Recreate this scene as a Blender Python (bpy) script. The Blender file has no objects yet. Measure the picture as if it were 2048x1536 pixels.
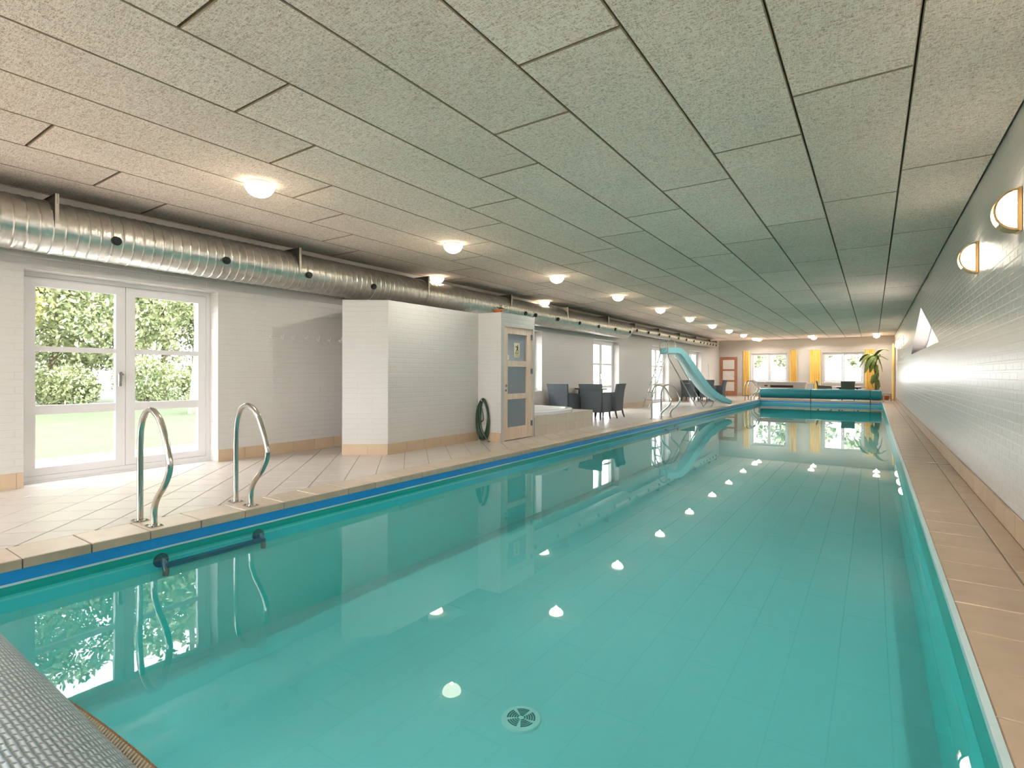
import bpy, math, random
from mathutils import Vector, Matrix

random.seed(7)
SC = bpy.context.scene
COL = SC.collection
PI = math.pi

# ------------------------------------------------------------------ room numbers (metres)
CZ = 1.0578            # camera height above the deck
H = 2.7467             # ceiling
XR, XL = 0.7715, -6.476
YN, YF = -2.4, 28.24
PX0, PX1 = -4.004, 0.2965      # pool edges
PY0, PY1 = -0.25, 24.92
ZW = -0.17                     # water level
ZB = -0.95                     # pool floor as it shows

# ------------------------------------------------------------------ camera
cam = bpy.data.cameras.new('camera')
cam.sensor_fit = 'HORIZONTAL'
cam.sensor_width = 36.0
cam.lens = 36.0 * 1058.972 / 2048.0
cam.shift_y = (748.155 - 768.0) / 2048.0
cam.clip_start = 0.05
cam.clip_end = 400
camo = bpy.data.objects.new('camera', cam)
COL.objects.link(camo)
YAW, ROLL = 0.59812, 0.00216
r0 = Vector((math.cos(YAW), math.sin(YAW), 0)); u0 = Vector((0, 0, 1))
fw = Vector((-math.sin(YAW), math.cos(YAW), 0))
rr = r0 * math.cos(ROLL) + u0 * math.sin(ROLL)
uu = u0 * math.cos(ROLL) - r0 * math.sin(ROLL)
m = Matrix.Identity(4)
for i in range(3):
    m[i][0] = rr[i]; m[i][1] = uu[i]; m[i][2] = -fw[i]
m[0][3], m[1][3], m[2][3] = 0, 0, CZ
camo.matrix_world = m
SC.camera = camo

# ------------------------------------------------------------------ world: bright overcast sky
SKY = 10.5
w = bpy.data.worlds.new('sky')
SC.world = w
w.use_nodes = True
nt = w.node_tree
nt.nodes.clear()
bg = nt.nodes.new('ShaderNodeBackground')
bg.inputs['Color'].default_value = (0.975, 0.985, 1.0, 1)
bg.inputs['Strength'].default_value = SKY
wo = nt.nodes.new('ShaderNodeOutputWorld')
nt.links.new(bg.outputs[0], wo.inputs[0])

LAMP_CEIL = 33.0      # watts per ceiling lamp
LAMP_WALL = 14.0
LAMP_WALL_W = 30.0     # watts per wall lamp

vs = SC.view_settings
vs.view_transform = 'Standard'
vs.look = 'None'
vs.exposure = 0.40
vs.gamma = 1.0
vs.use_curve_mapping = False
SC.cycles.max_bounces = 7
SC.cycles.diffuse_bounces = 4
SC.cycles.glossy_bounces = 3
SC.cycles.transmission_bounces = 2
SC.cycles.transparent_max_bounces = 14
SC.cycles.sample_clamp_indirect = 8.0
SC.cycles.caustics_reflective = False
SC.cycles.caustics_refractive = False
SC.cycles.use_denoising = True
SC.cycles.use_adaptive_sampling = True
SC.cycles.adaptive_threshold = 0.2
SC.cycles.adaptive_min_samples = 16
SC.cycles.use_light_tree = False
SC.cycles.light_sampling_threshold = 0.03

# ------------------------------------------------------------------ materials
MATS = {}

def _new(name):
    mt = bpy.data.materials.new(name)
    mt.use_nodes = True
    MATS[name] = mt
    n = mt.node_tree
    b = n.nodes['Principled BSDF']
    return mt, n, b

def C(r, g, b):
    """sRGB 0-255 to linear"""
    def f(c):
        c /= 255.0
        return c / 12.92 if c <= 0.04045 else ((c + 0.055) / 1.055) ** 2.4
    return (f(r), f(g), f(b), 1)

def mat(name, col, rough=0.5, metal=0.0, spec=0.5, noise=None, bump=None, rand=0.0, coat=0.0):
    """noise=(scale, amount), bump=(scale, distance), rand = value jitter per object"""
    mt, n, b = _new(name)
    b.inputs['Roughness'].default_value = rough
    b.inputs['Metallic'].default_value = metal
    b.inputs['Specular IOR Level'].default_value = spec
    if coat:
        b.inputs['Coat Weight'].default_value = coat
        b.inputs['Coat Roughness'].default_value = 0.1
    b.inputs['Base Color'].default_value = col
    tc = None
    if noise or bump or rand:
        tc = n.nodes.new('ShaderNodeTexCoord')
        geo = n.nodes.new('ShaderNodeNewGeometry')
    cur = None
    if noise:
        nz = n.nodes.new('ShaderNodeTexNoise')
        nz.inputs['Scale'].default_value = noise[0]
        nz.inputs['Detail'].default_value = 6
        n.links.new(geo.outputs['Position'], nz.inputs['Vector'])
        mr = n.nodes.new('ShaderNodeMapRange')
        mr.inputs['From Min'].default_value = 0.25
        mr.inputs['From Max'].default_value = 0.75
        mr.inputs['To Min'].default_value = 1 - noise[1]
        mr.inputs['To Max'].default_value = 1 + noise[1]
        n.links.new(nz.outputs['Fac'], mr.inputs['Value'])
        cur = mr.outputs['Result']
    if rand:
        oi = n.nodes.new('ShaderNodeObjectInfo')
        mr = n.nodes.new('ShaderNodeMapRange')
        mr.inputs['To Min'].default_value = 1 - rand
        mr.inputs['To Max'].default_value = 1 + rand
        n.links.new(oi.outputs['Random'], mr.inputs['Value'])
        if cur is None:
            cur = mr.outputs['Result']
        else:
            mm = n.nodes.new('ShaderNodeMath'); mm.operation = 'MULTIPLY'
            n.links.new(cur, mm.inputs[0]); n.links.new(mr.outputs['Result'], mm.inputs[1])
            cur = mm.outputs[0]
    if cur is not None:
        vm = n.nodes.new('ShaderNodeVectorMath'); vm.operation = 'SCALE'
        vm.inputs[0].default_value = col[:3]
        n.links.new(cur, vm.inputs['Scale'])
        n.links.new(vm.outputs['Vector'], b.inputs['Base Color'])
    if bump:
        nz = n.nodes.new('ShaderNodeTexNoise')
        nz.inputs['Scale'].default_value = bump[0]
        nz.inputs['Detail'].default_value = 4
        n.links.new(geo.outputs['Position'], nz.inputs['Vector'])
        bp = n.nodes.new('ShaderNodeBump')
        bp.inputs['Distance'].default_value = bump[1]
        n.links.new(nz.outputs['Fac'], bp.inputs['Height'])
        n.links.new(bp.outputs['Normal'], b.inputs['Normal'])
    return mt

def brick_mat(name, col, rough, axis):
    """painted masonry: faint courses as relief; axis = horizontal world axis of the wall"""
    mt, n, b = _new(name)
    b.inputs['Roughness'].default_value = rough
    b.inputs['Base Color'].default_value = col
    geo = n.nodes.new('ShaderNodeNewGeometry')
    sx = n.nodes.new('ShaderNodeSeparateXYZ')
    cb = n.nodes.new('ShaderNodeCombineXYZ')
    n.links.new(geo.outputs['Position'], sx.inputs[0])
    n.links.new(sx.outputs[axis], cb.inputs[0])
    n.links.new(sx.outputs[2], cb.inputs[1])
    bt = n.nodes.new('ShaderNodeTexBrick')
    bt.inputs['Scale'].default_value = 1.0
    bt.inputs['Brick Width'].default_value = 0.24
    bt.inputs['Row Height'].default_value = 0.0667
    bt.inputs['Mortar Size'].default_value = 0.006
    bt.inputs['Mortar Smooth'].default_value = 0.6
    bt.inputs['Color1'].default_value = (1, 1, 1, 1)
    bt.inputs['Color2'].default_value = (0.9, 0.9, 0.9, 1)
    bt.inputs['Mortar'].default_value = (0, 0, 0, 1)
    n.links.new(cb.outputs[0], bt.inputs['Vector'])
    nz = n.nodes.new('ShaderNodeTexNoise')
    nz.inputs['Scale'].default_value = 14
    n.links.new(geo.outputs['Position'], nz.inputs['Vector'])
    ad = n.nodes.new('ShaderNodeMath'); ad.operation = 'ADD'
    n.links.new(bt.outputs['Color'], ad.inputs[0]); n.links.new(nz.outputs['Fac'], ad.inputs[1])
    bp = n.nodes.new('ShaderNodeBump')
    bp.inputs['Distance'].default_value = 0.0022
    bp.inputs['Strength'].default_value = 0.7
    n.links.new(ad.outputs[0], bp.inputs['Height'])
    n.links.new(bp.outputs['Normal'], b.inputs['Normal'])
    return mt

def woodwool_mat(name):
    mt, n, b = _new(name)
    b.inputs['Roughness'].default_value = 0.95
    b.inputs['Specular IOR Level'].default_value = 0.1
    geo = n.nodes.new('ShaderNodeNewGeometry')
    oi = n.nodes.new('ShaderNodeObjectInfo')
    # two layers of stretched strands laid across each other
    facs = []
    for k, (sc, rot) in enumerate((((1, 5, 1), 0.5), ((5, 1, 1), 0.35), ((1, 4.5, 1), -0.9))):
        mp = n.nodes.new('ShaderNodeMapping')
        mp.inputs['Scale'].default_value = tuple(34 * v for v in sc)
        mp.inputs['Rotation'].default_value = (0, 0, rot)
        n.links.new(geo.outputs['Position'], mp.inputs['Vector'])
        nz = n.nodes.new('ShaderNodeTexNoise')
        nz.inputs['Scale'].default_value = 1.0
        nz.inputs['Detail'].default_value = 3
        nz.inputs['Distortion'].default_value = 1.2
        n.links.new(mp.outputs[0], nz.inputs['Vector'])
        facs.append(nz.outputs['Fac'])
    mx = n.nodes.new('ShaderNodeMath'); mx.operation = 'MAXIMUM'
    n.links.new(facs[0], mx.inputs[0]); n.links.new(facs[1], mx.inputs[1])
    mx2 = n.nodes.new('ShaderNodeMath'); mx2.operation = 'MAXIMUM'
    n.links.new(mx.outputs[0], mx2.inputs[0]); n.links.new(facs[2], mx2.inputs[1])
    cr = n.nodes.new('ShaderNodeValToRGB')
    cr.color_ramp.elements[0].position = 0.45
    cr.color_ramp.elements[0].color = C(186, 158, 138)
    cr.color_ramp.elements[1].position = 0.585
    cr.color_ramp.elements[1].color = C(255, 237, 225)
    n.links.new(mx2.outputs[0], cr.inputs[0])
    # slow blotches
    nz2 = n.nodes.new('ShaderNodeTexNoise')
    nz2.inputs['Scale'].default_value = 1.3
    n.links.new(geo.outputs['Position'], nz2.inputs['Vector'])
    ad = n.nodes.new('ShaderNodeMath'); ad.operation = 'MULTIPLY_ADD'
    n.links.new(oi.outputs['Random'], ad.inputs[0]); ad.inputs[1].default_value = 0.10
    mr = n.nodes.new('ShaderNodeMapRange')
    mr.inputs['To Min'].default_value = 0.84; mr.inputs['To Max'].default_value = 1.02
    n.links.new(nz2.outputs['Fac'], mr.inputs['Value'])
    n.links.new(mr.outputs[0], ad.inputs[2])
    vm = n.nodes.new('ShaderNodeVectorMath'); vm.operation = 'SCALE'
    n.links.new(cr.outputs[0], vm.inputs[0]); n.links.new(ad.outputs[0], vm.inputs['Scale'])
    n.links.new(vm.outputs[0], b.inputs['Base Color'])
    bp = n.nodes.new('ShaderNodeBump'); bp.inputs['Distance'].default_value = 0.006
    n.links.new(mx2.outputs[0], bp.inputs['Height'])
    n.links.new(bp.outputs[0], b.inputs['Normal'])
    return mt

def front_only(n, fr, mx):
    """mirror share of the air side only; the far side of the sheet just lets light out"""
    ge = n.nodes.new('ShaderNodeNewGeometry')
    sb = n.nodes.new('ShaderNodeMath'); sb.operation = 'SUBTRACT'
    sb.inputs[0].default_value = 1.0
    n.links.new(ge.outputs['Backfacing'], sb.inputs[1])
    ml = n.nodes.new('ShaderNodeMath'); ml.operation = 'MULTIPLY'
    n.links.new(fr.outputs[0], ml.inputs[0]); n.links.new(sb.outputs[0], ml.inputs[1])
    n.links.new(ml.outputs[0], mx.inputs[0])

def glass_mat(name, tint=(1, 1, 1, 1), rough=0.0, refl=1.0):
    mt, n, b = _new(name)
    n.nodes.remove(b)
    out = n.nodes['Material Output']
    tr = n.nodes.new('ShaderNodeBsdfTransparent'); tr.inputs['Color'].default_value = tint
    gl = n.nodes.new('ShaderNodeBsdfGlossy'); gl.inputs['Roughness'].default_value = rough
    fr = n.nodes.new('ShaderNodeFresnel'); fr.inputs['IOR'].default_value = 1.35
    mx = n.nodes.new('ShaderNodeMixShader')
    front_only(n, fr, mx)
    n.links.new(tr.outputs[0], mx.inputs[1]); n.links.new(gl.outputs[0], mx.inputs[2])
    n.links.new(mx.outputs[0], out.inputs['Surface'])
    return mt

def emit_mat(name, col, strength):
    mt, n, b = _new(name)
    b.inputs['Base Color'].default_value = (0.9, 0.88, 0.8, 1)
    b.inputs['Roughness'].default_value = 0.3
    b.inputs['Emission Color'].default_value = col
    b.inputs['Emission Strength'].default_value = strength
    return mt

def water_mat():
    mt, n, b = _new('water')
    n.nodes.remove(b)
    out = n.nodes['Material Output']
    tr = n.nodes.new('ShaderNodeBsdfTransparent'); tr.inputs['Color'].default_value = (0.80, 0.97, 1.0, 1)
    gl = n.nodes.new('ShaderNodeBsdfGlossy'); gl.inputs['Roughness'].default_value = 0.0
    fr = n.nodes.new('ShaderNodeFresnel'); fr.inputs['IOR'].default_value = 1.36
    geo = n.nodes.new('ShaderNodeNewGeometry')
    nz = n.nodes.new('ShaderNodeTexNoise')
    nz.inputs['Scale'].default_value = 1.6; nz.inputs['Detail'].default_value = 2
    n.links.new(geo.outputs['Position'], nz.inputs['Vector'])
    nz2 = n.nodes.new('ShaderNodeTexNoise')
    nz2.inputs['Scale'].default_value = 0.35; nz2.inputs['Detail'].default_value = 1
    n.links.new(geo.outputs['Position'], nz2.inputs['Vector'])
    pw = n.nodes.new('ShaderNodeMapRange')
    pw.inputs['From Min'].default_value = 0.5; pw.inputs['From Max'].default_value = 0.8
    n.links.new(nz2.outputs['Fac'], pw.inputs['Value'])
    mu = n.nodes.new('ShaderNodeMath'); mu.operation = 'MULTIPLY'
    n.links.new(nz.outputs['Fac'], mu.inputs[0]); n.links.new(pw.outputs[0], mu.inputs[1])
    bp = n.nodes.new('ShaderNodeBump'); bp.inputs['Distance'].default_value = 0.0028
    n.links.new(mu.outputs[0], bp.inputs['Height'])
    n.links.new(bp.outputs[0], gl.inputs['Normal'])
    mx = n.nodes.new('ShaderNodeMixShader')
    front_only(n, fr, mx)
    n.links.new(tr.outputs[0], mx.inputs[1]); n.links.new(gl.outputs[0], mx.inputs[2])
    n.links.new(mx.outputs[0], out.inputs['Surface'])
    return mt

def cover_mat():
    """woven foam pool cover: rows of little overlapping scallops"""
    mt, n, b = _new('cover_foam')
    b.inputs['Roughness'].default_value = 0.38
    b.inputs['Specular IOR Level'].default_value = 0.5
    uv = n.nodes.new('ShaderNodeUVMap'); uv.uv_map = 'UVMap'
    nzv = n.nodes.new('ShaderNodeTexNoise'); nzv.inputs['Scale'].default_value = 30
    n.links.new(uv.outputs[0], nzv.inputs['Vector'])
    off = n.nodes.new('ShaderNodeVectorMath'); off.operation = 'SCALE'
    off.inputs['Scale'].default_value = 0.006
    n.links.new(nzv.outputs['Color'], off.inputs[0])
    add = n.nodes.new('ShaderNodeVectorMath'); add.operation = 'ADD'
    n.links.new(uv.outputs[0], add.inputs[0]); n.links.new(off.outputs[0], add.inputs[1])
    bt = n.nodes.new('ShaderNodeTexBrick')
    bt.inputs['Scale'].default_value = 1.0
    bt.inputs['Brick Width'].default_value = 0.021
    bt.inputs['Row Height'].default_value = 0.0100
    bt.inputs['Mortar Size'].default_value = 0.0046
    bt.inputs['Mortar Smooth'].default_value = 1.0
    bt.inputs['Color1'].default_value = (1, 1, 1, 1)
    bt.inputs['Color2'].default_value = (1, 1, 1, 1)
    bt.inputs['Mortar'].default_value = (0, 0, 0, 1)
    n.links.new(add.outputs[0], bt.inputs['Vector'])
    cr = n.nodes.new('ShaderNodeValToRGB')
    cr.color_ramp.elements[0].color = C(116, 140, 147)
    cr.color_ramp.elements[1].color = C(202, 216, 221)
    n.links.new(bt.outputs['Color'], cr.inputs[0])
    n.links.new(cr.outputs[0], b.inputs['Base Color'])
    bp = n.nodes.new('ShaderNodeBump'); bp.inputs['Distance'].default_value = 0.004
    n.links.new(bt.outputs['Color'], bp.inputs['Height'])
    n.links.new(bp.outputs[0], b.inputs['Normal'])
    return mt

def wicker_mat(name, c1, c2):
    mt, n, b = _new(name)
    b.inputs['Roughness'].default_value = 0.55
    tc = n.nodes.new('ShaderNodeTexCoord')
    ck = n.nodes.new('ShaderNodeTexChecker'); ck.inputs['Scale'].default_value = 90
    ck.inputs['Color1'].default_value = c1; ck.inputs['Color2'].default_value = c2
    n.links.new(tc.outputs['Object'], ck.inputs['Vector'])
    n.links.new(ck.outputs['Color'], b.inputs['Base Color'])
    bp = n.nodes.new('ShaderNodeBump'); bp.inputs['Distance'].default_value = 0.003
    n.links.new(ck.outputs['Fac'], bp.inputs['Height'])
    n.links.new(bp.outputs[0], b.inputs['Normal'])
    return mt

def leaf_mat(name, c1, c2):
    mt, n, b = _new(name)
    b.inputs['Roughness'].default_value = 0.6
    geo = n.nodes.new('ShaderNodeNewGeometry')
    nz = n.nodes.new('ShaderNodeTexNoise'); nz.inputs['Scale'].default_value = 1.1
    nz.inputs['Detail'].default_value = 4
    n.links.new(geo.outputs['Position'], nz.inputs['Vector'])
    ad = n.nodes.new('ShaderNodeMath'); ad.operation = 'MULTIPLY_ADD'
    n.links.new(geo.outputs['Random Per Island'], ad.inputs[0]); ad.inputs[1].default_value = 0.5
    n.links.new(nz.outputs['Fac'], ad.inputs[2])
    cr = n.nodes.new('ShaderNodeValToRGB')
    cr.color_ramp.elements[0].position = 0.35; cr.color_ramp.elements[0].color = c1
    cr.color_ramp.elements[1].position = 1.0; cr.color_ramp.elements[1].color = c2
    n.links.new(ad.outputs[0], cr.inputs[0])
    n.links.new(cr.outputs[0], b.inputs['Base Color'])
    b.inputs['Subsurface Weight'].default_value = 0.0
    return mt

def wood_mat(name, c1, c2, rough=0.45):
    mt, n, b = _new(name)
    b.inputs['Roughness'].default_value = rough
    geo = n.nodes.new('ShaderNodeNewGeometry')
    mp = n.nodes.new('ShaderNodeMapping'); mp.inputs['Scale'].default_value = (30, 30, 2.5)
    n.links.new(geo.outputs['Position'], mp.inputs['Vector'])
    nz = n.nodes.new('ShaderNodeTexNoise'); nz.inputs['Scale'].default_value = 1; nz.inputs['Detail'].default_value = 4
    n.links.new(mp.outputs[0], nz.inputs['Vector'])
    cr = n.nodes.new('ShaderNodeValToRGB')
    cr.color_ramp.elements[0].position = 0.3; cr.color_ramp.elements[0].color = c1
    cr.color_ramp.elements[1].position = 0.7; cr.color_ramp.elements[1].color = c2
    n.links.new(nz.outputs['Fac'], cr.inputs[0])
    n.links.new(cr.outputs[0], b.inputs['Base Color'])
    return mt

def build_mats():
    brick_mat('wall_y', C(198, 194, 189), 0.55, 1)
    brick_mat('wall_x', C(198, 191, 184), 0.55, 0)
    mat('wall_gloss', C(216, 206, 201), 0.30, noise=(9, 0.02), bump=(20, 0.002))
    mat('wall_plain', C(226, 223, 217), 0.6, bump=(60, 0.001))
    woodwool_mat('woodwool')
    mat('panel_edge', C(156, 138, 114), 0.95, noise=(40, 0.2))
    mat('dark_gap', C(52, 46, 38), 0.9)
    mat('floor_tile', C(182, 174, 165), 0.28, noise=(5, 0.05), rand=0.035)
    mat('coping_tile', C(184, 168, 148), 0.35, noise=(9, 0.10), rand=0.05)
    mat('edge_tile', C(186, 162, 136), 0.35, noise=(6, 0.09), rand=0.05)
    mat('base_tile', C(192, 168, 140), 0.35, noise=(8, 0.06), rand=0.04)
    mat('spa_tile', C(214, 200, 183), 0.3, noise=(6, 0.05), rand=0.03)
    mat('grout', C(150, 138, 122), 0.9)
    mat('liner_blue', C(30, 140, 210), 0.28, noise=(20, 0.06))
    mat('liner_teal', C(70, 196, 190), 0.35)
    mat('liner_floor', C(112, 196, 194), 0.5, noise=(0.6, 0.03))
    mat('liner_top', C(14, 158, 150), 0.3)
    mat('liner_rail', C(190, 214, 216), 0.3)
    mat('drain_rim', C(150, 208, 200), 0.5)
    mat('drain_slot', C(34, 110, 106), 0.6)
    water_mat()
    cover_mat()
    mat('cover_hem', C(186, 178, 156), 0.6)
    mat('cover_thread', C(176, 138, 104), 0.7)
    mat('cover_teal', C(40, 128, 140), 0.35, noise=(4, 0.08))
    mat('strap_dark', C(18, 70, 74), 0.6)
    mat('black_plastic', C(24, 24, 26), 0.4)
    mat('rubber', C(30, 32, 32), 0.5)
    mat('galvanised', C(206, 204, 198), 0.34, metal=1.0, noise=(14, 0.16))
    mat('bracket', C(120, 116, 106), 0.45, metal=0.8)
    mat('steel', C(196, 194, 188), 0.14, metal=1.0)
    mat('steel_dark', C(110, 112, 112), 0.3, metal=1.0)
    mat('white_paint', C(214, 212, 211), 0.35)
    mat('white_gloss', C(242, 243, 243), 0.15)
    mat('brass', C(196, 160, 104), 0.35, metal=0.7)
    glass_mat('glass')
    emit_mat('lamp_glow', (1.0, 0.90, 0.70, 1), 9.0).cycles.emission_sampling = 'NONE'
    emit_mat('sconce_glow', (1.0, 0.90, 0.74, 1), LAMP_WALL).cycles.emission_sampling = 'NONE'
    mat('lamp_ring', C(240, 234, 220), 0.4)
    wood_mat('pine', C(214, 186, 164), C(232, 208, 190))
    wood_mat('oak', C(158, 104, 76), C(184, 128, 96))
    mat('frosted', C(138, 146, 154), 0.18, noise=(3, 0.04))
    mat('frosted_light', C(222, 216, 210), 0.3, noise=(6, 0.05))
    wicker_mat('wicker', C(96, 104, 110), C(72, 80, 86))
    wicker_mat('wicker_olive', C(96, 104, 92), C(76, 84, 74))
    mat('chair_leg', C(58, 60, 62), 0.5)
    mat('table_dark', C(84, 82, 80), 0.3)
    mat('slide_blue', C(142, 204, 210), 0.22)
    mat('curtain', C(244, 208, 118), 0.85, noise=(30, 0.05))
    leaf_mat('palm_leaf', C(52, 84, 34), C(138, 150, 66))
    mat('palm_trunk', C(112, 92, 62), 0.9, noise=(20, 0.2))
    mat('terracotta', C(196, 110, 60), 0.7)
    leaf_mat('herb', C(40, 74, 34), C(90, 120, 60))
    mat('hose_green', C(38, 66, 44), 0.35, noise=(60, 0.2))
    mat('hose_pale', C(120, 128, 104), 0.4)
    mat('poster', C(226, 216, 186), 0.6)
    mat('poster_ink', C(70, 56, 38), 0.7)
    mat('poster_green', C(170, 170, 132), 0.7)
    mat('counter_body', C(196, 180, 172), 0.6)
    mat('counter_top', C(206, 206, 202), 0.4)
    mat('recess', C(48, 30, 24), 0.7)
    mat('basket', C(176, 108, 72), 0.8)
    mat('concrete', C(150, 148, 142), 0.9, noise=(4, 0.05))
    leaf_mat('foliage_dark', C(54, 68, 46), C(150, 158, 112))
    leaf_mat('foliage_mid', C(74, 92, 58), C(170, 176, 132))
    leaf_mat('foliage_yellow', C(120, 124, 70), C(196, 190, 132))
    mat('bark', C(96, 82, 66), 0.9, noise=(12, 0.25))
    mat('birch_bark', C(118, 112, 104), 0.8, noise=(14, 0.25))
    mat('lawn', C(58, 70, 42), 0.95, noise=(1.4, 0.22))

build_mats()

# ------------------------------------------------------------------ mesh builder
class MB:
    def __init__(self):
        self.v = []; self.f = []; self.uv = None
    def add(self, vs_, fs_):
        o = len(self.v)
        self.v += [tuple(p) for p in vs_]
        self.f += [tuple(i + o for i in f) for f in fs_]
        return self
    def box(self, x0, x1, y0, y1, z0, z1):
        x0, x1 = min(x0, x1), max(x0, x1); y0, y1 = min(y0, y1), max(y0, y1); z0, z1 = min(z0, z1), max(z0, z1)
        return self.add([(x0, y0, z0), (x1, y0, z0), (x1, y1, z0), (x0, y1, z0), (x0, y0, z1), (x1, y0, z1), (x1, y1, z1), (x0, y1, z1)],
                        [(0, 3, 2, 1), (4, 5, 6, 7), (0, 1, 5, 4), (1, 2, 6, 5), (2, 3, 7, 6), (3, 0, 4, 7)])
    def prism(self, poly, d):
        """poly: list of 3D points (planar), extruded by vector d"""
        n = len(poly)
        p = [Vector(q) for q in poly]
        d = Vector(d)
        nrm = Vector((0, 0, 0))
        for i in range(n):
            a, b = p[i], p[(i + 1) % n]
            nrm += a.cross(b)
        if nrm.dot(d) > 0:
            p = p[::-1]
        vsx = p + [q + d for q in p]
        fs = [tuple(range(n)), tuple(range(2 * n - 1, n - 1, -1))]
        for i in range(n):
            j = (i + 1) % n
            fs.append((i, i + n, j + n, j))
        return self.add(vsx, fs)
    def tube(self, pts, r, n=10, cap=True, closed=False):
        pts = [Vector(p) for p in pts]
        N = len(pts)
        rs = r if isinstance(r, (list, tuple)) else [r] * N
        T = []
        for i in range(N):
            if closed:
                t = pts[(i + 1) % N] - pts[i - 1]
            else:
                t = pts[min(i + 1, N - 1)] - pts[max(i - 1, 0)]
            T.append(t.normalized())
        up = Vector((0, 0, 1)) if abs(T[0].z) < 0.9 else Vector((1, 0, 0))
        nx = (up - T[0] * up.dot(T[0])).normalized()
        rings = []
        for i in range(N):
            nx = (nx - T[i] * nx.dot(T[i])).normalized()
            ny = T[i].cross(nx)
            rings.append([pts[i] + (nx * math.cos(2 * PI * k / n) + ny * math.sin(2 * PI * k / n)) * rs[i] for k in range(n)])
        vsx = [q for ring in rings for q in ring]
        fs = []
        for i in range(N if closed else N - 1):
            a = i * n; b_ = ((i + 1) % N) * n
            for k in range(n):
                k2 = (k + 1) % n
                fs.append((a + k, a + k2, b_ + k2, b_ + k))
        if cap and not closed:
            fs.append(tuple(range(n - 1, -1, -1)))
            fs.append(tuple((N - 1) * n + k for k in range(n)))
        return self.add(vsx, fs)
    def lathe(self, prof, n=24, c=(0, 0, 0), axis='Z', closed=False, a0=0, a1=2 * PI):
        """prof list of (r, h)"""
        full = abs(a1 - a0 - 2 * PI) < 1e-6
        cnt = n if full else n + 1
        vsx = []
        for (r, h) in prof:
            for k in range(cnt):
                a = a0 + (a1 - a0) * k / n
                p, q = r * math.cos(a), r * math.sin(a)
                if axis == 'Z': vsx.append((c[0] + p, c[1] + q, c[2] + h))
                elif axis == 'X': vsx.append((c[0] + h, c[1] + p, c[2] + q))
                else: vsx.append((c[0] + q, c[1] + h, c[2] + p))
        fs = []
        for i in range(len(prof) - 1):
            for k in range(n):
                k2 = (k + 1) % cnt
                fs.append((i * cnt + k, i * cnt + k2, (i + 1) * cnt + k2, (i + 1) * cnt + k))
        return self.add(vsx, fs)
    def cyl(self, p0, p1, r, n=12):
        return self.tube([p0, p1], r, n)
    def build(self, name, material, parent=None, smooth=False, origin=None):
        me = bpy.data.meshes.new(name)
        off = Vector((0, 0, 0))
        if parent is not None:
            q = parent
            while q is not None:
                off += q.location; q = q.parent
        oloc = Vector(origin) - off if origin is not None else Vector((0, 0, 0))
        tot = off + oloc
        me.from_pydata([(x - tot.x, y - tot.y, z - tot.z) for x, y, z in self.v], [], self.f)
        me.update()
        o = bpy.data.objects.new(name, me)
        o.location = oloc
        me.materials.append(MATS[material])
        COL.objects.link(o)
        if parent is not None:
            o.parent = parent
        if smooth:
            me.polygons.foreach_set('use_smooth', [True] * len(me.polygons))
            try:
                me.set_sharp_from_angle(angle=math.radians(40))
            except Exception:
                pass
        return o
    def build_local(self, name, material, parent, smooth=False):
        """vertices already in the parent's local space"""
        me = bpy.data.meshes.new(name)
        me.from_pydata(self.v, [], self.f); me.update()
        me.materials.append(MATS[material])
        o = bpy.data.objects.new(name, me)
        COL.objects.link(o); o.parent = parent
        if smooth:
            me.polygons.foreach_set('use_smooth', [True] * len(me.polygons))
            try:
                me.set_sharp_from_angle(angle=math.radians(40))
            except Exception:
                pass
        return o

def tag(o, label=None, cat=None, group=None, kind=None):
    if label: o['label'] = label
    if cat: o['category'] = cat
    if group: o['group'] = group
    if kind: o['kind'] = kind
    return o

def thing(name, loc, label=None, cat=None, group=None, kind=None, rz=0.0):
    o = bpy.data.objects.new(name, None)
    o.empty_display_size = 0.1
    COL.objects.link(o)
    o.location = loc
    o.rotation_euler = (0, 0, rz)
    return tag(o, label, cat, group, kind)

def struct(name, label, cat, loc=(0, 0, 0)):
    return thing(name, loc, label, cat, None, 'structure')

def copy_tree(o, parent=None):
    c = o.copy(); COL.objects.link(c); c.parent = parent
    for ch in list(o.children):
        copy_tree(ch, c)
    return c

def arc(cx, cz, r, a0, a1, n):
    return [(cx + r * math.cos(math.radians(a0 + (a1 - a0) * i / n)), cz + r * math.sin(math.radians(a0 + (a1 - a0) * i / n))) for i in range(n + 1)]

def catmull(pts, sub=6):
    P = [Vector(p) for p in pts]
    out = []
    for i in range(len(P) - 1):
        p0 = P[max(i - 1, 0)]; p1 = P[i]; p2 = P[i + 1]; p3 = P[min(i + 2, len(P) - 1)]
        for k in range(sub):
            t = k / sub
            out.append(0.5 * ((2 * p1) + (p2 - p0) * t + (2 * p0 - 5 * p1 + 4 * p2 - p3) * t * t + (3 * p1 - p0 - 3 * p2 + p3) * t ** 3))
    out.append(P[-1])
    return out

# ------------------------------------------------------------------ walls with openings
def wall_with_holes(mbx, u0, u1, z0, z1, holes, put):
    """put(u0,u1,z0,z1) adds a block; holes = [(u0,u1,z0,z1)]"""
    us = sorted({u0, u1, *[h[0] for h in holes], *[h[1] for h in holes]})
    for a, b in zip(us[:-1], us[1:]):
        mid = (a + b) / 2
        hs = sorted([h for h in holes if h[0] <= mid <= h[1]], key=lambda h: h[2])
        z = z0
        for h in hs:
            if h[2] > z + 1e-4: put(a, b, z, h[2])
            z = h[3]
        if z < z1 - 1e-4: put(a, b, z, z1)

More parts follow.
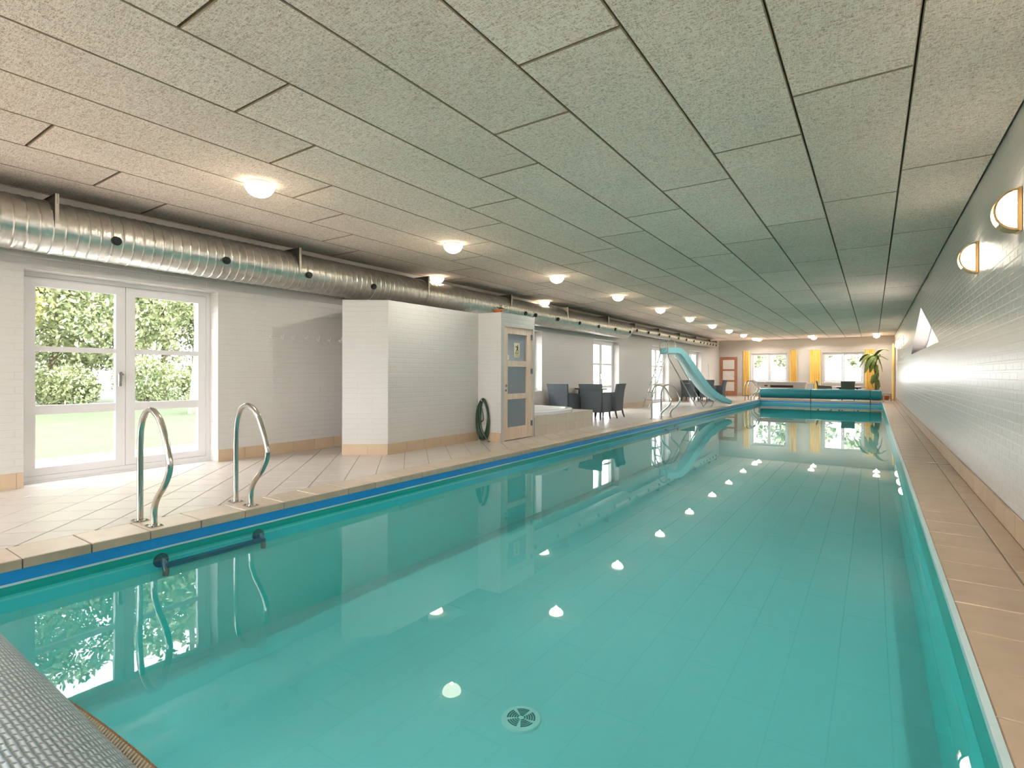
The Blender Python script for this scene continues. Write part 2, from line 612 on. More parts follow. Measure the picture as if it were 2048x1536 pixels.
T = 0.36
doorsL = [(-1.95, -0.2, 0.0, 2.03), (1.50, 3.255, 0.0, 2.03), (13.56, 15.37, 0.0, 2.06), (18.33, 20.2, 0.0, 2.08), (22.98, 24.85, 0.0, 2.09)]  # first opening is out of view, added to let in daylight
winL = (9.35, 10.765, 0.66, 2.075)
wl = struct('wall_left', 'long white painted brick wall with french doors behind the metal duct', 'wall')
mbx = MB()
wall_with_holes(mbx, YN, YF, -0.1, H + 0.04, doorsL + [winL], lambda a, b, c, d: mbx.box(XL - T, XL, a, b, c, d))
mbx.build('wall_body', 'wall_y', wl)

farW = [(-4.97, -3.36, 0.71, 2.085), (-1.92, -0.32, 0.68, 2.07)]
wf = struct('wall_far', 'white end wall with two windows and yellow curtains', 'wall', (0, YF, 0))
mbx = MB()
wall_with_holes(mbx, XL - T, XR + T, -0.1, H + 0.048, farW, lambda a, b, c, d: mbx.box(a, b, YF, YF + T, c, d))
mbx.build('wall_body', 'wall_x', wf)

wn = struct('wall_near', 'white end wall behind the camera position', 'wall', (0, YN, 0))
mbx = MB()
nearW = [(-6.2, -4.2, 0.02, 2.25), (-3.9, -1.9, 0.02, 2.25), (-1.6, 0.4, 0.02, 2.25)]  # unseen glazed openings, added to bring daylight in from behind the camera
wall_with_holes(mbx, XL - T, XR + T, -0.1, H + 0.048, nearW, lambda a, b, c, d: mbx.box(a, b, YN - T, YN, c, d))
mbx.build('wall_body', 'wall_x', wn)

# right wall with its triangular opening
TRI = [(9.66, 1.53), (16.2, 1.56), (13.1, 2.386)]     # (y, z)
wr = struct('wall_right', 'glossy white painted brick wall beside the narrow tiled walkway', 'wall', (XR, 0, 0))
mbx = MB()
def pr(poly):
    mbx.prism([(XR + 0.004, y, z) for y, z in poly], (T, 0, 0))
zb, zt = -0.1, H + 0.048
pr([(YN, zb), (TRI[0][0], zb), (TRI[0][0], zt), (YN, zt)])
pr([(TRI[1][0], zb), (YF, zb), (YF, zt), (TRI[1][0], zt)])
pr([(TRI[0][0], zb), (TRI[1][0], zb), TRI[1], TRI[0]])
pr([TRI[0], TRI[2], (TRI[2][0], zt), (TRI[0][0], zt)])
pr([TRI[2], TRI[1], (TRI[1][0], zt), (TRI[2][0], zt)])
mbx.build('wall_body', 'wall_gloss', wr)
# painted bricks standing slightly proud of the joints
bl, bh, pitch, course = 0.229, 0.0575, 0.240, 0.0667
def brick_geo(mb_, y0, z0, d=0.0008, c=0.006):
    y1, z1 = y0 + bl, z0 + bh
    x0, x1 = XR + 0.005, XR + 0.004 - d
    mb_.add([(x0, y0, z0), (x0, y1, z0), (x0, y1, z1), (x0, y0, z1),
             (x1, y0 + c, z0 + c), (x1, y1 - c, z0 + c), (x1, y1 - c, z1 - c), (x1, y0 + c, z1 - c)],
            [(4, 7, 6, 5), (0, 4, 5, 1), (1, 5, 6, 2), (2, 6, 7, 3), (3, 7, 4, 0)])
def in_tri(y, z):
    def s(a, b): return (b[0] - a[0]) * (z - a[1]) - (b[1] - a[1]) * (y - a[0])
    return s(TRI[0], TRI[1]) > 0 and s(TRI[1], TRI[2]) > 0 and s(TRI[2], TRI[0]) > 0
cells = []
nz_ = 0
z = 0.155
while z + bh < H - 0.02:
    y = YN + (0.12 if nz_ % 2 else 0.0)
    while y + bl < YF:
        near_tri = TRI[0][0] - 0.3 < y < TRI[1][0] + 0.1 and 1.45 < z < 2.42
        hit = False
        if near_tri:
            for yy in (y - 0.03, y + bl / 2, y + bl + 0.03):
                for zz in (z - 0.02, z + bh / 2, z + bh + 0.02):
                    if in_tri(yy, zz): hit = True
        if not hit: cells.append((y, z))
        y += pitch
    z += course; nz_ += 1
vis = sorted([c for c in cells if c[0] > 4.25], key=lambda c: c[0] * 10 + abs(c[1] - 1.0))
parts = set(vis[:300])
b0 = None
rest = MB()
for c in cells:
    if c in parts:
        if b0 is None:
            bm0 = MB(); brick_geo(bm0, c[0], c[1])
            b0 = bm0.build('brick', 'wall_gloss', wr, origin=(XR, c[0], c[1]))
            bx0 = b0.location.copy(); cy0, cz0 = c
        else:
            b = b0.copy(); COL.objects.link(b)
            b.location = (bx0.x, bx0.y + c[0] - cy0, bx0.z + c[1] - cz0)
    elif c[0] > 0:
        brick_geo(rest, c[0], c[1])
tag(rest.build('brick_rest', 'wall_gloss', wr), kind='stuff')

# triangular window
tw = struct('window_1', 'triangular window in a deep white reveal on the right wall', 'window', (XR + 0.3, 13, 1.5))
def inset_tri(tri, d):
    L_s = []
    for i in range(3):
        (y0_, z0_), (y1_, z1_) = tri[i], tri[(i + 1) % 3]
        l = math.hypot(y1_ - y0_, z1_ - z0_)
        ny, nz2 = -(z1_ - z0_) / l, (y1_ - y0_) / l
        L_s.append((ny, nz2, ny * y0_ + nz2 * z0_ + d))
    out = []
    for i in range(3):
        a_, b_ = L_s[i - 1], L_s[i]
        det = a_[0] * b_[1] - a_[1] * b_[0]
        out.append(((a_[2] * b_[1] - a_[1] * b_[2]) / det, (a_[0] * b_[2] - a_[2] * b_[0]) / det))
    return out
ins = inset_tri(TRI, 0.045)
for i in range(3):
    j = (i + 1) % 3
    q = MB(); q.prism([(XR + 0.26, TRI[i][0], TRI[i][1]), (XR + 0.26, TRI[j][0], TRI[j][1]), (XR + 0.26, ins[j][0], ins[j][1]), (XR + 0.26, ins[i][0], ins[i][1])], (0.06, 0, 0))
    q.build('frame', 'white_paint', tw)
q = MB(); q.box(XR + 0.27, XR + 0.31, 12.98, 13.06, 1.57, 2.33); q.build('glazing_bar', 'white_paint', tw)
q = MB(); q.prism([(XR + 0.285, y, z) for y, z in (ins[0], (13.0, 1.592), (13.0, 2.31))], (0.006, 0, 0)); q.build('pane', 'glass', tw)
q = MB(); q.prism([(XR + 0.285, y, z) for y, z in (ins[1], (13.04, 2.31), (13.04, 1.592))], (0.006, 0, 0)); q.build('pane', 'glass', tw)

# ------------------------------------------------------------------ ceiling
cl = struct('ceiling', 'grey wood wool panel ceiling with staggered joints', 'ceiling', (0, 0, H))
mbx = MB(); mbx.box(XL - T, XR + T, YN - T, YF + T, H + 0.05, H + 0.12); mbx.build('backing', 'dark_gap', cl)
W_, L_, X0, Y0 = 0.6, 2.4, 0.1879, 0.0184
def slab(mb_, x0, x1, y0, y1, zlo, zhi, c, g, gy):
    """panel with a chamfered lower edge, g = half joint"""
    x0 += g; x1 -= g; y0 += gy; y1 -= gy
    mb_.add([(x0, y0, zhi), (x1, y0, zhi), (x1, y1, zhi), (x0, y1, zhi),
             (x0, y0, zlo + c), (x1, y0, zlo + c), (x1, y1, zlo + c), (x0, y1, zlo + c),
             (x0 + c, y0 + c, zlo), (x1 - c, y0 + c, zlo), (x1 - c, y1 - c, zlo), (x0 + c, y1 - c, zlo)],
            [(0, 1, 2, 3), (8, 11, 10, 9)] + [(i, 4 + i, 4 + (i + 1) % 4, (i + 1) % 4) for i in range(4)] +
            [(4 + i, 8 + i, 8 + (i + 1) % 4, 4 + (i + 1) % 4) for i in range(4)])
proto = None
for c in range(1, -12, -1):
    x1 = X0 + W_ * c; x0 = x1 - W_
    x0c, x1c = max(x0, XL), min(x1, XR - 0.004)
    if x1c - x0c < 0.03: continue
    ph = Y0 + W_ * ((2 - c) % 4)
    y = ph - L_ * 4
    while y < YF:
        y0c, y1c = max(y, YN), min(y + L_, YF)
        if y1c - y0c > 0.05:
            full = abs(x1c - x0c - W_) < 1e-6 and abs(y1c - y0c - L_) < 1e-6
            if full and proto is not None:
                o = proto.copy(); COL.objects.link(o)
                o.location = (x0c, y0c, 0)
            else:
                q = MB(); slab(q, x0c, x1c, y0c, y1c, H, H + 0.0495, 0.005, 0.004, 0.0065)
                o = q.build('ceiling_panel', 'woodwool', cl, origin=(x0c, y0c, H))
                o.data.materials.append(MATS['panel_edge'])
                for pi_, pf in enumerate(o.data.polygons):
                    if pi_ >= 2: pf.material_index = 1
                if full: proto = o
        y += L_

# ------------------------------------------------------------------ floor: slab, tiles, coping
fl = struct('floor', 'beige tiled pool deck laid diagonally beside the pool', 'floor')
GZ = -0.006
mbx = MB()
mbx.box(XL - T, PX0 - 0.12, YN - T, YF + T, -0.3, GZ)
mbx.box(PX1 + 0.12, XR + T, YN - T, YF + T, -0.3, GZ)
mbx.box(PX1 + 0.016, PX1 + 0.12, YN - T, YF + T, -0.03, GZ)
mbx.box(PX0 - 0.12, PX0 - 0.02, YN - T, YF + T, -0.052, GZ)
mbx.box(PX0 - 0.12, PX1 + 0.12, PY1 + 0.12, YF + T, -0.3, GZ - 0.001)
mbx.box(PX0 - 0.12, PX1 + 0.12, YN - T, PY0 - 0.12, -0.3, GZ - 0.001)
mbx.box(PX0, PX1, PY0 - 0.12, PY0, -0.132, GZ)
mbx.build('grout_bed', 'grout', fl)

def clip_poly(poly, x0, x1, y0, y1):
    def half(poly, f, inter):
        out = []
        for i in range(len(poly)):
            a, b = poly[i - 1], poly[i]
            fa, fb = f(a), f(b)
            if fa >= 0:
                if fb >= 0: out.append(b)
                else: out.append(inter(a, b, fa, fb))
            elif fb >= 0:
                out.append(inter(a, b, fa, fb)); out.append(b)
        return out
    def inter(a, b, fa, fb):
        t = fa / (fa - fb)
        return (a[0] + (b[0] - a[0]) * t, a[1] + (b[1] - a[1]) * t)
    for f in (lambda p: p[0] - x0, lambda p: x1 - p[0], lambda p: p[1] - y0, lambda p: y1 - p[1]):
        if len(poly) < 3: return []
        poly = half(poly, f, inter)
    return poly

def area(p):
    return abs(sum(p[i - 1][0] * p[i][1] - p[i][0] * p[i - 1][1] for i in range(len(p)))) / 2

def tile_poly(mb_, poly, z0, z1, c=0.0018):
    n = len(poly)
    if sum(poly[i - 1][0] * poly[i][1] - poly[i][0] * poly[i - 1][1] for i in range(n)) < 0: poly = poly[::-1]
    cx = sum(p[0] for p in poly) / n; cy = sum(p[1] for p in poly) / n
    top = []
    for x, y in poly:
        d = math.hypot(x - cx, y - cy) or 1
        k = max(0, 1 - 1.6 * c / d)
        top.append((cx + (x - cx) * k, cy + (y - cy) * k))
    vsx = [(x, y, z0) for x, y in poly] + [(x, y, z1 - c) for x, y in poly] + [(x, y, z1) for x, y in top]
    fs = [tuple(2 * n + i for i in range(n))]
    for i in range(n):
        j = (i + 1) % n
        fs += [(i, j, n + j, n + i), (n + i, n + j, 2 * n + j, 2 * n + i)]
    mb_.add(vsx, fs)

S2 = 0.406
CW = 0.316          # coping depth
XD = PX0 - CW - 0.003
def deck_tiles(x0, x1, y0, y1, holes):
    """diagonal tiles: cells bounded by x+y=-1.742+S2 k and y-x=7.35+S2 j"""
    out = []
    g = 0.0045
    k0 = int((x0 + y0 + 1.742) / S2) - 1; k1 = int((x1 + y1 + 1.742) / S2) + 1
    for k in range(k0, k1 + 1):
        j0 = int((y0 - x1 - 7.35) / S2) - 1; j1 = int((y1 - x0 - 7.35) / S2) + 1
        for j in range(j0, j1 + 1):
            a0, a1 = -1.742 + S2 * k + g, -1.742 + S2 * (k + 1) - g
            b0_, b1_ = 7.35 + S2 * j + g, 7.35 + S2 * (j + 1) - g
            quad = [((a - b) / 2, (a + b) / 2) for a, b in ((a0, b0_), (a1, b0_), (a1, b1_), (a0, b1_))]
            cx = sum(p[0] for p in quad) / 4; cy = sum(p[1] for p in quad) / 4
            if cx < x0 - S2 or cx > x1 + S2 or cy < y0 - S2 or cy > y1 + S2: continue
            if any(h[0] + 0.22 < cx < h[1] - 0.22 and h[2] + 0.22 < cy < h[3] - 0.22 for h in holes): continue
            cut = clip_poly(quad, x0, x1, y0, y1)
            if len(cut) < 3 or area(cut) < 0.0006: continue
            full = abs(area(cut) - area(quad)) < 1e-7
            out.append((cx, cy, cut, full))
    return out
tiles = deck_tiles(XL, XD, YN, PY1 + 0.3, [(XL, -5.2, 4.6, 7.6), (XL, -4.75, 7.6, 9.9)])
tiles += deck_tiles(XL, XR, PY1 + 0.30, YF, [])
def vis_score(t):
    cx, cy = t[0], t[1]
    d = cy * math.cos(YAW) - cx * math.sin(YAW)
    if d < 0.3: return 1e9
    u = 1024 + 1059 * (cx * math.cos(YAW) + cy * math.sin(YAW)) / d
    if u < -60 or u > 2100: return 1e6 + d
    return d
tiles.sort(key=vis_score)
proto = None
rest = MB()
for i, (cx, cy, poly, full) in enumerate(tiles):
    if i < 300:
        if full and proto is not None:
            o = proto.copy(); COL.objects.link(o); o.location = (cx, cy, 0)
        else:
            q = MB(); tile_poly(q, poly, GZ - 0.002, 0.0)
            o = q.build('floor_tile', 'floor_tile', fl, origin=(cx, cy, 0))
            if full: proto = o
    else:
        tile_poly(rest, poly, GZ - 0.002, 0.0)
tag(rest.build('floor_tile_rest', 'floor_tile', fl), kind='stuff')

# coping tiles along the left edge (overhanging a little, front face 55 mm)
def run_tiles(name, material, x0, x1, y0, y1, pitch_, z0, z1, phase, g=0.003):
    pr_ = None
    y = phase + math.floor((y0 - phase) / pitch_) * pitch_
    while y < y1:
        a, b = max(y, y0), min(y + pitch_, y1)
        if b - a > 0.02:
            full = abs(b - a - pitch_) < 1e-6
            if full and pr_ is not None:
                o = pr_.copy(); COL.objects.link(o); o.location = (x0, a, 0)
            else:
                q = MB()
                tile_poly(q, [(x0 + g, a + g), (x1 - g, a + g), (x1 - g, b - g), (x0 + g, b - g)], z0, z1, 0.004)
                o = q.build(name, material, fl, origin=(x0, a, 0))
                if full: pr_ = o
        y += pitch_
run_tiles('coping_tile', 'coping_tile', PX0 - CW, PX0 + 0.009, YN, PY1, 0.3235, -0.055, 0.002, 1.247)
run_tiles('edge_tile', 'edge_tile', PX1 + 0.018, 0.632, YN, PY1, 0.3365, GZ - 0.002, 0.0, 2.205)
run_tiles('edge_tile', 'edge_tile', 0.636, XR - 0.011, YN, PY1, 0.3365, GZ - 0.002, 0.0, 2.205)
# far coping row
x = PX0
while x < PX1 - 0.05:
    b = min(x + 0.3235, PX1)
    q = MB(); tile_poly(q, [(x + .003, PY1 - 0.003), (b - .003, PY1 - 0.003), (b - .003, PY1 + 0.30), (x + .003, PY1 + 0.30)], -0.055, 0.002, 0.004)
    q.build('coping_tile', 'coping_tile', fl, origin=(x, PY1, 0))
    x += 0.3235
for (xa, xb) in ((PX0 - CW, PX0), (PX1, XR)):
    q = MB(); tile_poly(q, [(xa, PY1 + .003), (xb, PY1 + .003), (xb, PY1 + 0.30), (xa, PY1 + 0.30)], -0.01, 0.001, 0.003)
    q.build('coping_tile', 'coping_tile', fl, origin=(xa, PY1, 0))

# ------------------------------------------------------------------ skirting tiles
def skirt(name, label, segs, h=0.142, t=0.011, pitch_=0.33):
    """segs: list of ((x,y),(x,y),(nx,ny))"""
    p = struct(name, label, 'skirting')
    for (a, b, nrm) in segs:
        a = Vector((a[0], a[1])); b = Vector((b[0], b[1]))
        L = (b - a).length; d = (b - a) / L; n_ = Vector(nrm)
        cnt = max(1, math.ceil(L / pitch_ - 0.05))
        pr_ = None
        for i in range(cnt):
            s0, s1 = i * pitch_ + 0.0015, min((i + 1) * pitch_, L) - 0.0015
            if s1 - s0 < 0.01: continue
            org = (a.x + d.x * s0, a.y + d.y * s0, 0)
            if pr_ is not None and abs(s1 - s0 - pitch_ + 0.003) < 1e-6:
                o = pr_.copy(); COL.objects.link(o); o.location = org
            else:
                q = MB()
                p0 = a + d * s0; p1 = a + d * s1
                q.prism([(p0.x, p0.y, 0.0), (p1.x, p1.y, 0.0), (p1.x + n_.x * t, p1.y + n_.y * t, 0.0), (p0.x + n_.x * t, p0.y + n_.y * t, 0.0)], (0, 0, h))
                o = q.build('skirting_tile', 'base_tile', p, origin=org)
                pr_ = o
    return p
CUB = [(-6.476, 4.06), (-5.71, 4.45), (-5.23, 4.80), (-5.195, 6.675), (-4.765, 6.695), (-4.755, 7.66), (-6.476, 7.66)]
CUB = [(XL, 5.2), (-5.705, 4.45), (-5.228, 4.80), (-5.20, 6.675), (-4.768, 6.695), (-4.755, 7.66), (XL, 7.66)]
skirt('baseboard_left', 'tan skirting tiles along the left wall', [
    ((XL, YN), (XL, -1.95), (1, 0)), ((XL, -0.2), (XL, 1.50), (1, 0)), ((XL, 3.255), (XL, 5.2), (1, 0)),
    ((XL, 9.93), (XL, 13.56), (1, 0)), ((XL, 15.37), (XL, 18.33), (1, 0)), ((XL, 20.2), (XL, 22.98), (1, 0)), ((XL, 24.85), (XL, YF), (1, 0))])
skirt('baseboard_right', 'tan skirting tiles along the right wall', [((XR - 0.001, YN), (XR - 0.001, YF), (-1, 0))], h=0.152, pitch_=0.336)
skirt('baseboard_far', 'tan skirting tiles along the end wall', [((-5.55, YF), (XR - 0.02, YF), (0, -1))])
def nrm_of(a, b):
    dx, dy = b[0] - a[0], b[1] - a[1]; l = math.hypot(dx, dy)
    return (dy / l, -dx / l)
skirt('baseboard_cubicle', 'tan skirting tiles around the foot of the white cubicle',
      [(CUB[1], CUB[2], nrm_of(CUB[1], CUB[2])), (CUB[2], CUB[3], nrm_of(CUB[2], CUB[3])), (CUB[3], CUB[4], nrm_of(CUB[3], CUB[4]))])

# ------------------------------------------------------------------ cubicle
wc = struct('wall_cubicle', 'white plastered cubicle standing against the left wall', 'wall', (-5.6, 6, 0))
CH = 2.02
q = MB()
n = len(CUB)
# cut a door hole in the pool-side face: build the body in two blocks plus lintel
DY0, DY1, DZ1 = 6.775, 7.615, 1.815
body = [CUB[0], CUB[1], CUB[2], CUB[3], (-5.20 + 0.0, 6.70), (-4.90, 6.70), (-4.90, 7.66), CUB[6]]
q.prism([(x, y, 0) for x, y in body], (0, 0, CH))
q.prism([(x, y, 0) for x, y in [(-4.90, 6.693), CUB[4], (-4.767, DY0), (-4.90, DY0)]], (0, 0, CH))
q.prism([(x, y, 0) for x, y in [(-4.90, DY1), (-4.755, DY1), CUB[5], (-4.90, 7.66)]], (0, 0, CH))
q.prism([(x, y, DZ1) for x, y in [(-4.90, DY0), (-4.767, DY0), (-4.756, DY1), (-4.90, DY1)]], (0, 0, CH - DZ1))
q.prism([(x, y, 0) for x, y in [(-5.20, 6.675), CUB[4], (-4.90, 6.70), (-5.2, 6.70)]], (0, 0, CH))
q.build('wall_body', 'wall_y', wc)

# ------------------------------------------------------------------ doors and windows
def glazed(name, label, cat, put, u0, u1, z0, z1, leaves, bars, fr=0.04, st=0.085, bot=None, handle=None, frame_m='white_paint', sash_m='white_paint', pane_m='glass', loc=(0, 0, 0), thick=0.07):
    """put(mb,u0,u1,d0,d1,z0,z1) maps local wall coordinates to the room"""
    p = struct(name, label, cat, loc)
    def bx_(nm, m_, *a, parent=p):
        q = MB(); put(q, *a); return q.build(nm, m_, parent)
    q = MB()
    put(q, u0, u0 + fr, 0, thick, z0, z1); put(q, u1 - fr, u1, 0, thick, z0, z1)
    put(q, u0 + fr, u1 - fr, 0, thick, z1 - fr, z1); put(q, u0 + fr, u1 - fr, 0, thick, z0, z0 + fr)
    q.build('frame', frame_m, p)
    bot = bot if bot is not None else st
    wdt = (u1 - u0 - 2 * fr) / leaves
    for i in range(leaves):
        a = u0 + fr + wdt * i + 0.002; b = a + wdt - 0.004
        lo, hi = z0 + fr + 0.002, z1 - fr - 0.002
        q = MB()
        put(q, a, a + st, 0.008, thick - 0.012, lo, hi); put(q, b - st, b, 0.008, thick - 0.012, lo, hi)
        put(q, a + st, b - st, 0.008, thick - 0.012, hi - st, hi); put(q, a + st, b - st, 0.008, thick - 0.012, lo, lo + bot)
        sash = q.build('sash', sash_m, p)
        zs = [lo + bot]
        for (c0, c1) in bars:
            bx_('glazing_bar', sash_m, a + st, b - st, 0.012, thick - 0.016, c0, c1, parent=sash)
            zs += [c0, c1]
        zs.append(hi - st)
        for k in range(0, len(zs), 2):
            bx_('pane', pane_m, a + st, b - st, thick / 2 - 0.003, thick / 2 + 0.003, zs[k], zs[k + 1], parent=sash)
        if handle is not None and i == 0:
            uh = b - st / 2
            q = MB(); put(q, uh - 0.012, uh + 0.012, -0.004, 0.008, handle + 0.0, handle + 0.09)
            h = q.build('handle_plate', 'steel', sash)
            q = MB(); put(q, uh - 0.009, uh + 0.009, -0.05, -0.002, handle + 0.055, handle + 0.075)
            put(q, uh - 0.035, uh - 0.009, -0.052, -0.036, handle - 0.06, handle + 0.065)
            q.build('handle', 'steel', sash)
    return p

def put_left(d0):
    def f(q, u0, u1, a, b, z0, z1): q.box(XL - d0 - a, XL - d0 - b, u0, u1, z0, z1)
    return f
def put_far(y0):
    def f(q, u0, u1, a, b, z0, z1): q.box(u0, u1, y0 + a, y0 + b, z0, z1)
    return f
def put_near(y0):
    def f(q, u0, u1, a, b, z0, z1): q.box(u0, u1, y0 - a, y0 - b, z0, z1)
    return f

lbl = ['white french door added behind the camera to let in daylight', 'nearest white french door looking onto the lawn',
       'white french door beside the near wicker dining set', 'white french door behind the slide ladder', 'white french door furthest along the left wall']
for i, (a, b, c, d) in enumerate(doorsL):
    s = 0 if i < 2 else 0.02 * (i - 1)
    glazed('door_%d' % (i + 1), lbl[i], 'door', put_left(0.19), a, b, 0.02, d, 2,
           [(0.654, 0.742), (1.268, 1.320)] if i < 2 else [(0.654, 0.72), (1.33, 1.38)], fr=0.042, st=0.088, bot=0.075, handle=0.98, loc=(XL - 0.2, (a + b) / 2, 0))
    q = MB(); q.box(XL - T - 0.02, XL - 0.17, a, b, -0.02, 0.02)
    o = q.build('trim_%d' % (i + 1), 'white_paint'); tag(o, 'white door sill under ' + lbl[i].replace('white ', 'the '), 'sill', kind='structure')
glazed('window_2', 'white window above the spa bath on the left wall', 'window', put_left(0.2), *winL[:2], winL[2], winL[3], 2, [(1.35, 1.39)], fr=0.04, st=0.05, loc=(XL - 0.2, 10, 0.66))
for i, (a, b, c, d) in enumerate(farW):
    glazed('window_%d' % (3 + i), 'white two-leaf window between yellow curtains, ' + ('beside the wooden door' if i == 0 else 'behind the palm and table'), 'window',
           put_far(YF + 0.14), a, b, c, d, 2, [(1.365, 1.405)], fr=0.045, st=0.06, handle=None, loc=((a + b) / 2, YF + .15, c))
    q = MB(); q.box(a - 0.03, b + 0.03, YF - 0.03, YF + 0.14, c - 0.03, c)
    tag(q.build('trim_%d' % (6 + i), 'white_paint'), 'white sill of the end wall window ' + ('beside the wooden door' if i == 0 else 'behind the palm'), 'sill', kind='structure')
for i, (a, b, c, d) in enumerate(nearW):
    glazed('window_%d' % (5 + i), 'white two-leaf glazed doors added behind the camera for daylight, ' + ('left pair', 'middle pair', 'right pair')[i], 'window',
           put_near(YN - 0.14), a, b, c, d, 2, [(1.365, 1.405)], fr=0.045, st=0.06, loc=((a + b) / 2, YN - .15, c))

# wooden door in the end wall
wd = struct('door_6', 'brown wooden door with three frosted panes in the end wall', 'door', (-6.0, YF, 0))
def bxp(nm, m_, p, x0, x1, y0, y1, z0, z1):
    q = MB(); q.box(x0, x1, y0, y1, z0, z1); return q.build(nm, m_, p)
xa, xb = -6.42, -5.60
bxp('frame', 'oak', wd, xa, xa + 0.05, YF - 0.03, YF, 0, 1.935)
bxp('frame', 'oak', wd, xb - 0.05, xb, YF - 0.03, YF, 0, 1.935)
bxp('frame', 'oak', wd, xa + 0.05, xb - 0.05, YF - 0.03, YF, 1.885, 1.935)
bxp('stile', 'oak', wd, xa + 0.053, xa + 0.135, YF - 0.024, YF, 0.01, 1.88)
bxp('stile', 'oak', wd, xb - 0.135, xb - 0.053, YF - 0.024, YF, 0.01, 1.88)
for z0_, z1_ in ((0.01, 0.235), (0.69, 0.785), (1.235, 1.33), (1.79, 1.88)):
    bxp('rail', 'oak', wd, xa + 0.135, xb - 0.135, YF - 0.022, YF, z0_, z1_)
for z0_, z1_ in ((0.235, 0.69), (0.785, 1.235), (1.33, 1.79)):
    bxp('pane', 'frosted_light', wd, xa + 0.135, xb - 0.135, YF - 0.012, YF, z0_, z1_)
q = MB(); q.cyl((xb - 0.09, YF - 0.024, 0.98), (xb - 0.09, YF - 0.07, 0.98), 0.008); q.cyl((xb - 0.09, YF - 0.065, 0.98), (xb - 0.19, YF - 0.065, 0.98), 0.008)
q.build('handle', 'steel', wd)

# cubicle door
XDR = -4.775
cd = struct('door_7', 'pale wooden cubicle door with three grey frosted panes', 'door', (XDR, 7.2, 0))
XA = XDR - 0.045
bxp('frame', 'pine', cd, XA - 0.04, XDR + 0.008, DY0, DY0 + 0.022, 0.0, DZ1)
bxp('frame', 'pine', cd, XA - 0.04, XDR + 0.008, DY1 - 0.022, DY1, 0.0, DZ1)
bxp('frame', 'pine', cd, XA - 0.04, XDR + 0.008, DY0 + 0.022, DY1 - 0.022, DZ1 - 0.012, DZ1)
bxp('stile', 'pine', cd, XA, XDR, DY0 + 0.025, 6.888, 0.012, 1.80)
bxp('stile', 'pine', cd, XA, XDR, 7.447, DY1 - 0.025, 0.012, 1.80)
for z0_, z1_ in ((0.012, 0.206), (0.655, 0.742), (1.178, 1.272), (1.70, 1.80)):
    bxp('rail', 'pine', cd, XA, XDR - 0.001, 6.888, 7.447, z0_, z1_)
for z0_, z1_ in ((0.206, 0.655), (0.742, 1.178), (1.272, 1.70)):
    bxp('pane', 'frosted', cd, XA + 0.008, XA + 0.018, 6.888, 7.447, z0_, z1_)
for z0_ in (0.19, 1.06, 1.63):
    q = MB(); q.cyl((XDR + 0.012, DY1 - 0.018, z0_), (XDR + 0.012, DY1 - 0.018, z0_ + 0.09), 0.009)
    q.box(XDR - 0.002, XDR + 0.012, DY1 - 0.045, DY1 - 0.018, z0_, z0_ + 0.09)
    q.build('hinge', 'steel_dark', cd)
q = MB(); q.lathe([(0.0, 0.012), (0.02, 0.012), (0.024, 0.0)], 16, (XDR, 6.838, 0.875), 'X')
q.cyl((XDR, 6.838, 0.875), (XDR + 0.045, 6.838, 0.875), 0.009)
q.tube([(XDR + 0.045, 6.836, 0.875), (XDR + 0.046, 6.88, 0.872), (XDR + 0.045, 6.965, 0.868)], 0.008, 10)
q.build('handle', 'steel', cd, True)
q = MB(); q.lathe([(0.0, 0.006), (0.017, 0.006), (0.019, 0.0)], 16, (XDR, 6.838, 0.80), 'X'); q.build('keyhole_rose', 'steel_dark', cd)
bxp('indicator', 'white_paint', cd, XDR, XDR + 0.006, 6.868, 6.912, 1.285, 1.36)
# the sign on it
sg = thing('door_sign', (XA + 0.02, 7.17, 1.33), 'small cream sign with a dark dancing figure on the cubicle door', 'sign')
bxp('board', 'poster', sg, XA + 0.018, XA + 0.026, 7.098, 7.258, 1.33, 1.565)
q = MB()
def flat(pts, z_): q.prism([(XA + 0.026, y, zz) for y, zz in pts], (0.0012, 0, 0))
flat([(7.190, 1.528), (7.200, 1.536), (7.212, 1.532), (7.215, 1.520), (7.205, 1.512), (7.193, 1.516)], 0)
flat([(7.128, 1.505), (7.165, 1.512), (7.205, 1.508), (7.222, 1.492), (7.205, 1.484), (7.170, 1.494), (7.135, 1.498)], 0)
flat([(7.176, 1.494), (7.205, 1.486), (7.208, 1.462), (7.190, 1.446), (7.172, 1.462)], 0)
flat([(7.190, 1.452), (7.206, 1.462), (7.226, 1.430), (7.214, 1.396), (7.204, 1.398), (7.212, 1.432)], 0)
flat([(7.172, 1.462), (7.188, 1.452), (7.160, 1.420), (7.146, 1.424)], 0)
q.build('figure', 'poster_ink', sg)
bxp('lower_panel', 'poster_green', sg, XA + 0.026, XA + 0.0275, 7.122, 7.225, 1.375, 1.418)
bxp('caption_strip', 'poster_green', sg, XA + 0.026, XA + 0.0275, 7.115, 7.232, 1.348, 1.360)

# light switch
q = MB(); q.box(-5.48, -5.42, YF - 0.012, YF, 0.90, 1.06); q.box(-5.47, -5.43, YF - 0.018, YF - 0.012, 0.95, 1.0)
tag(q.build('light_switch', 'counter_top'), 'small grey switch plate right of the brown wooden door', 'switch')

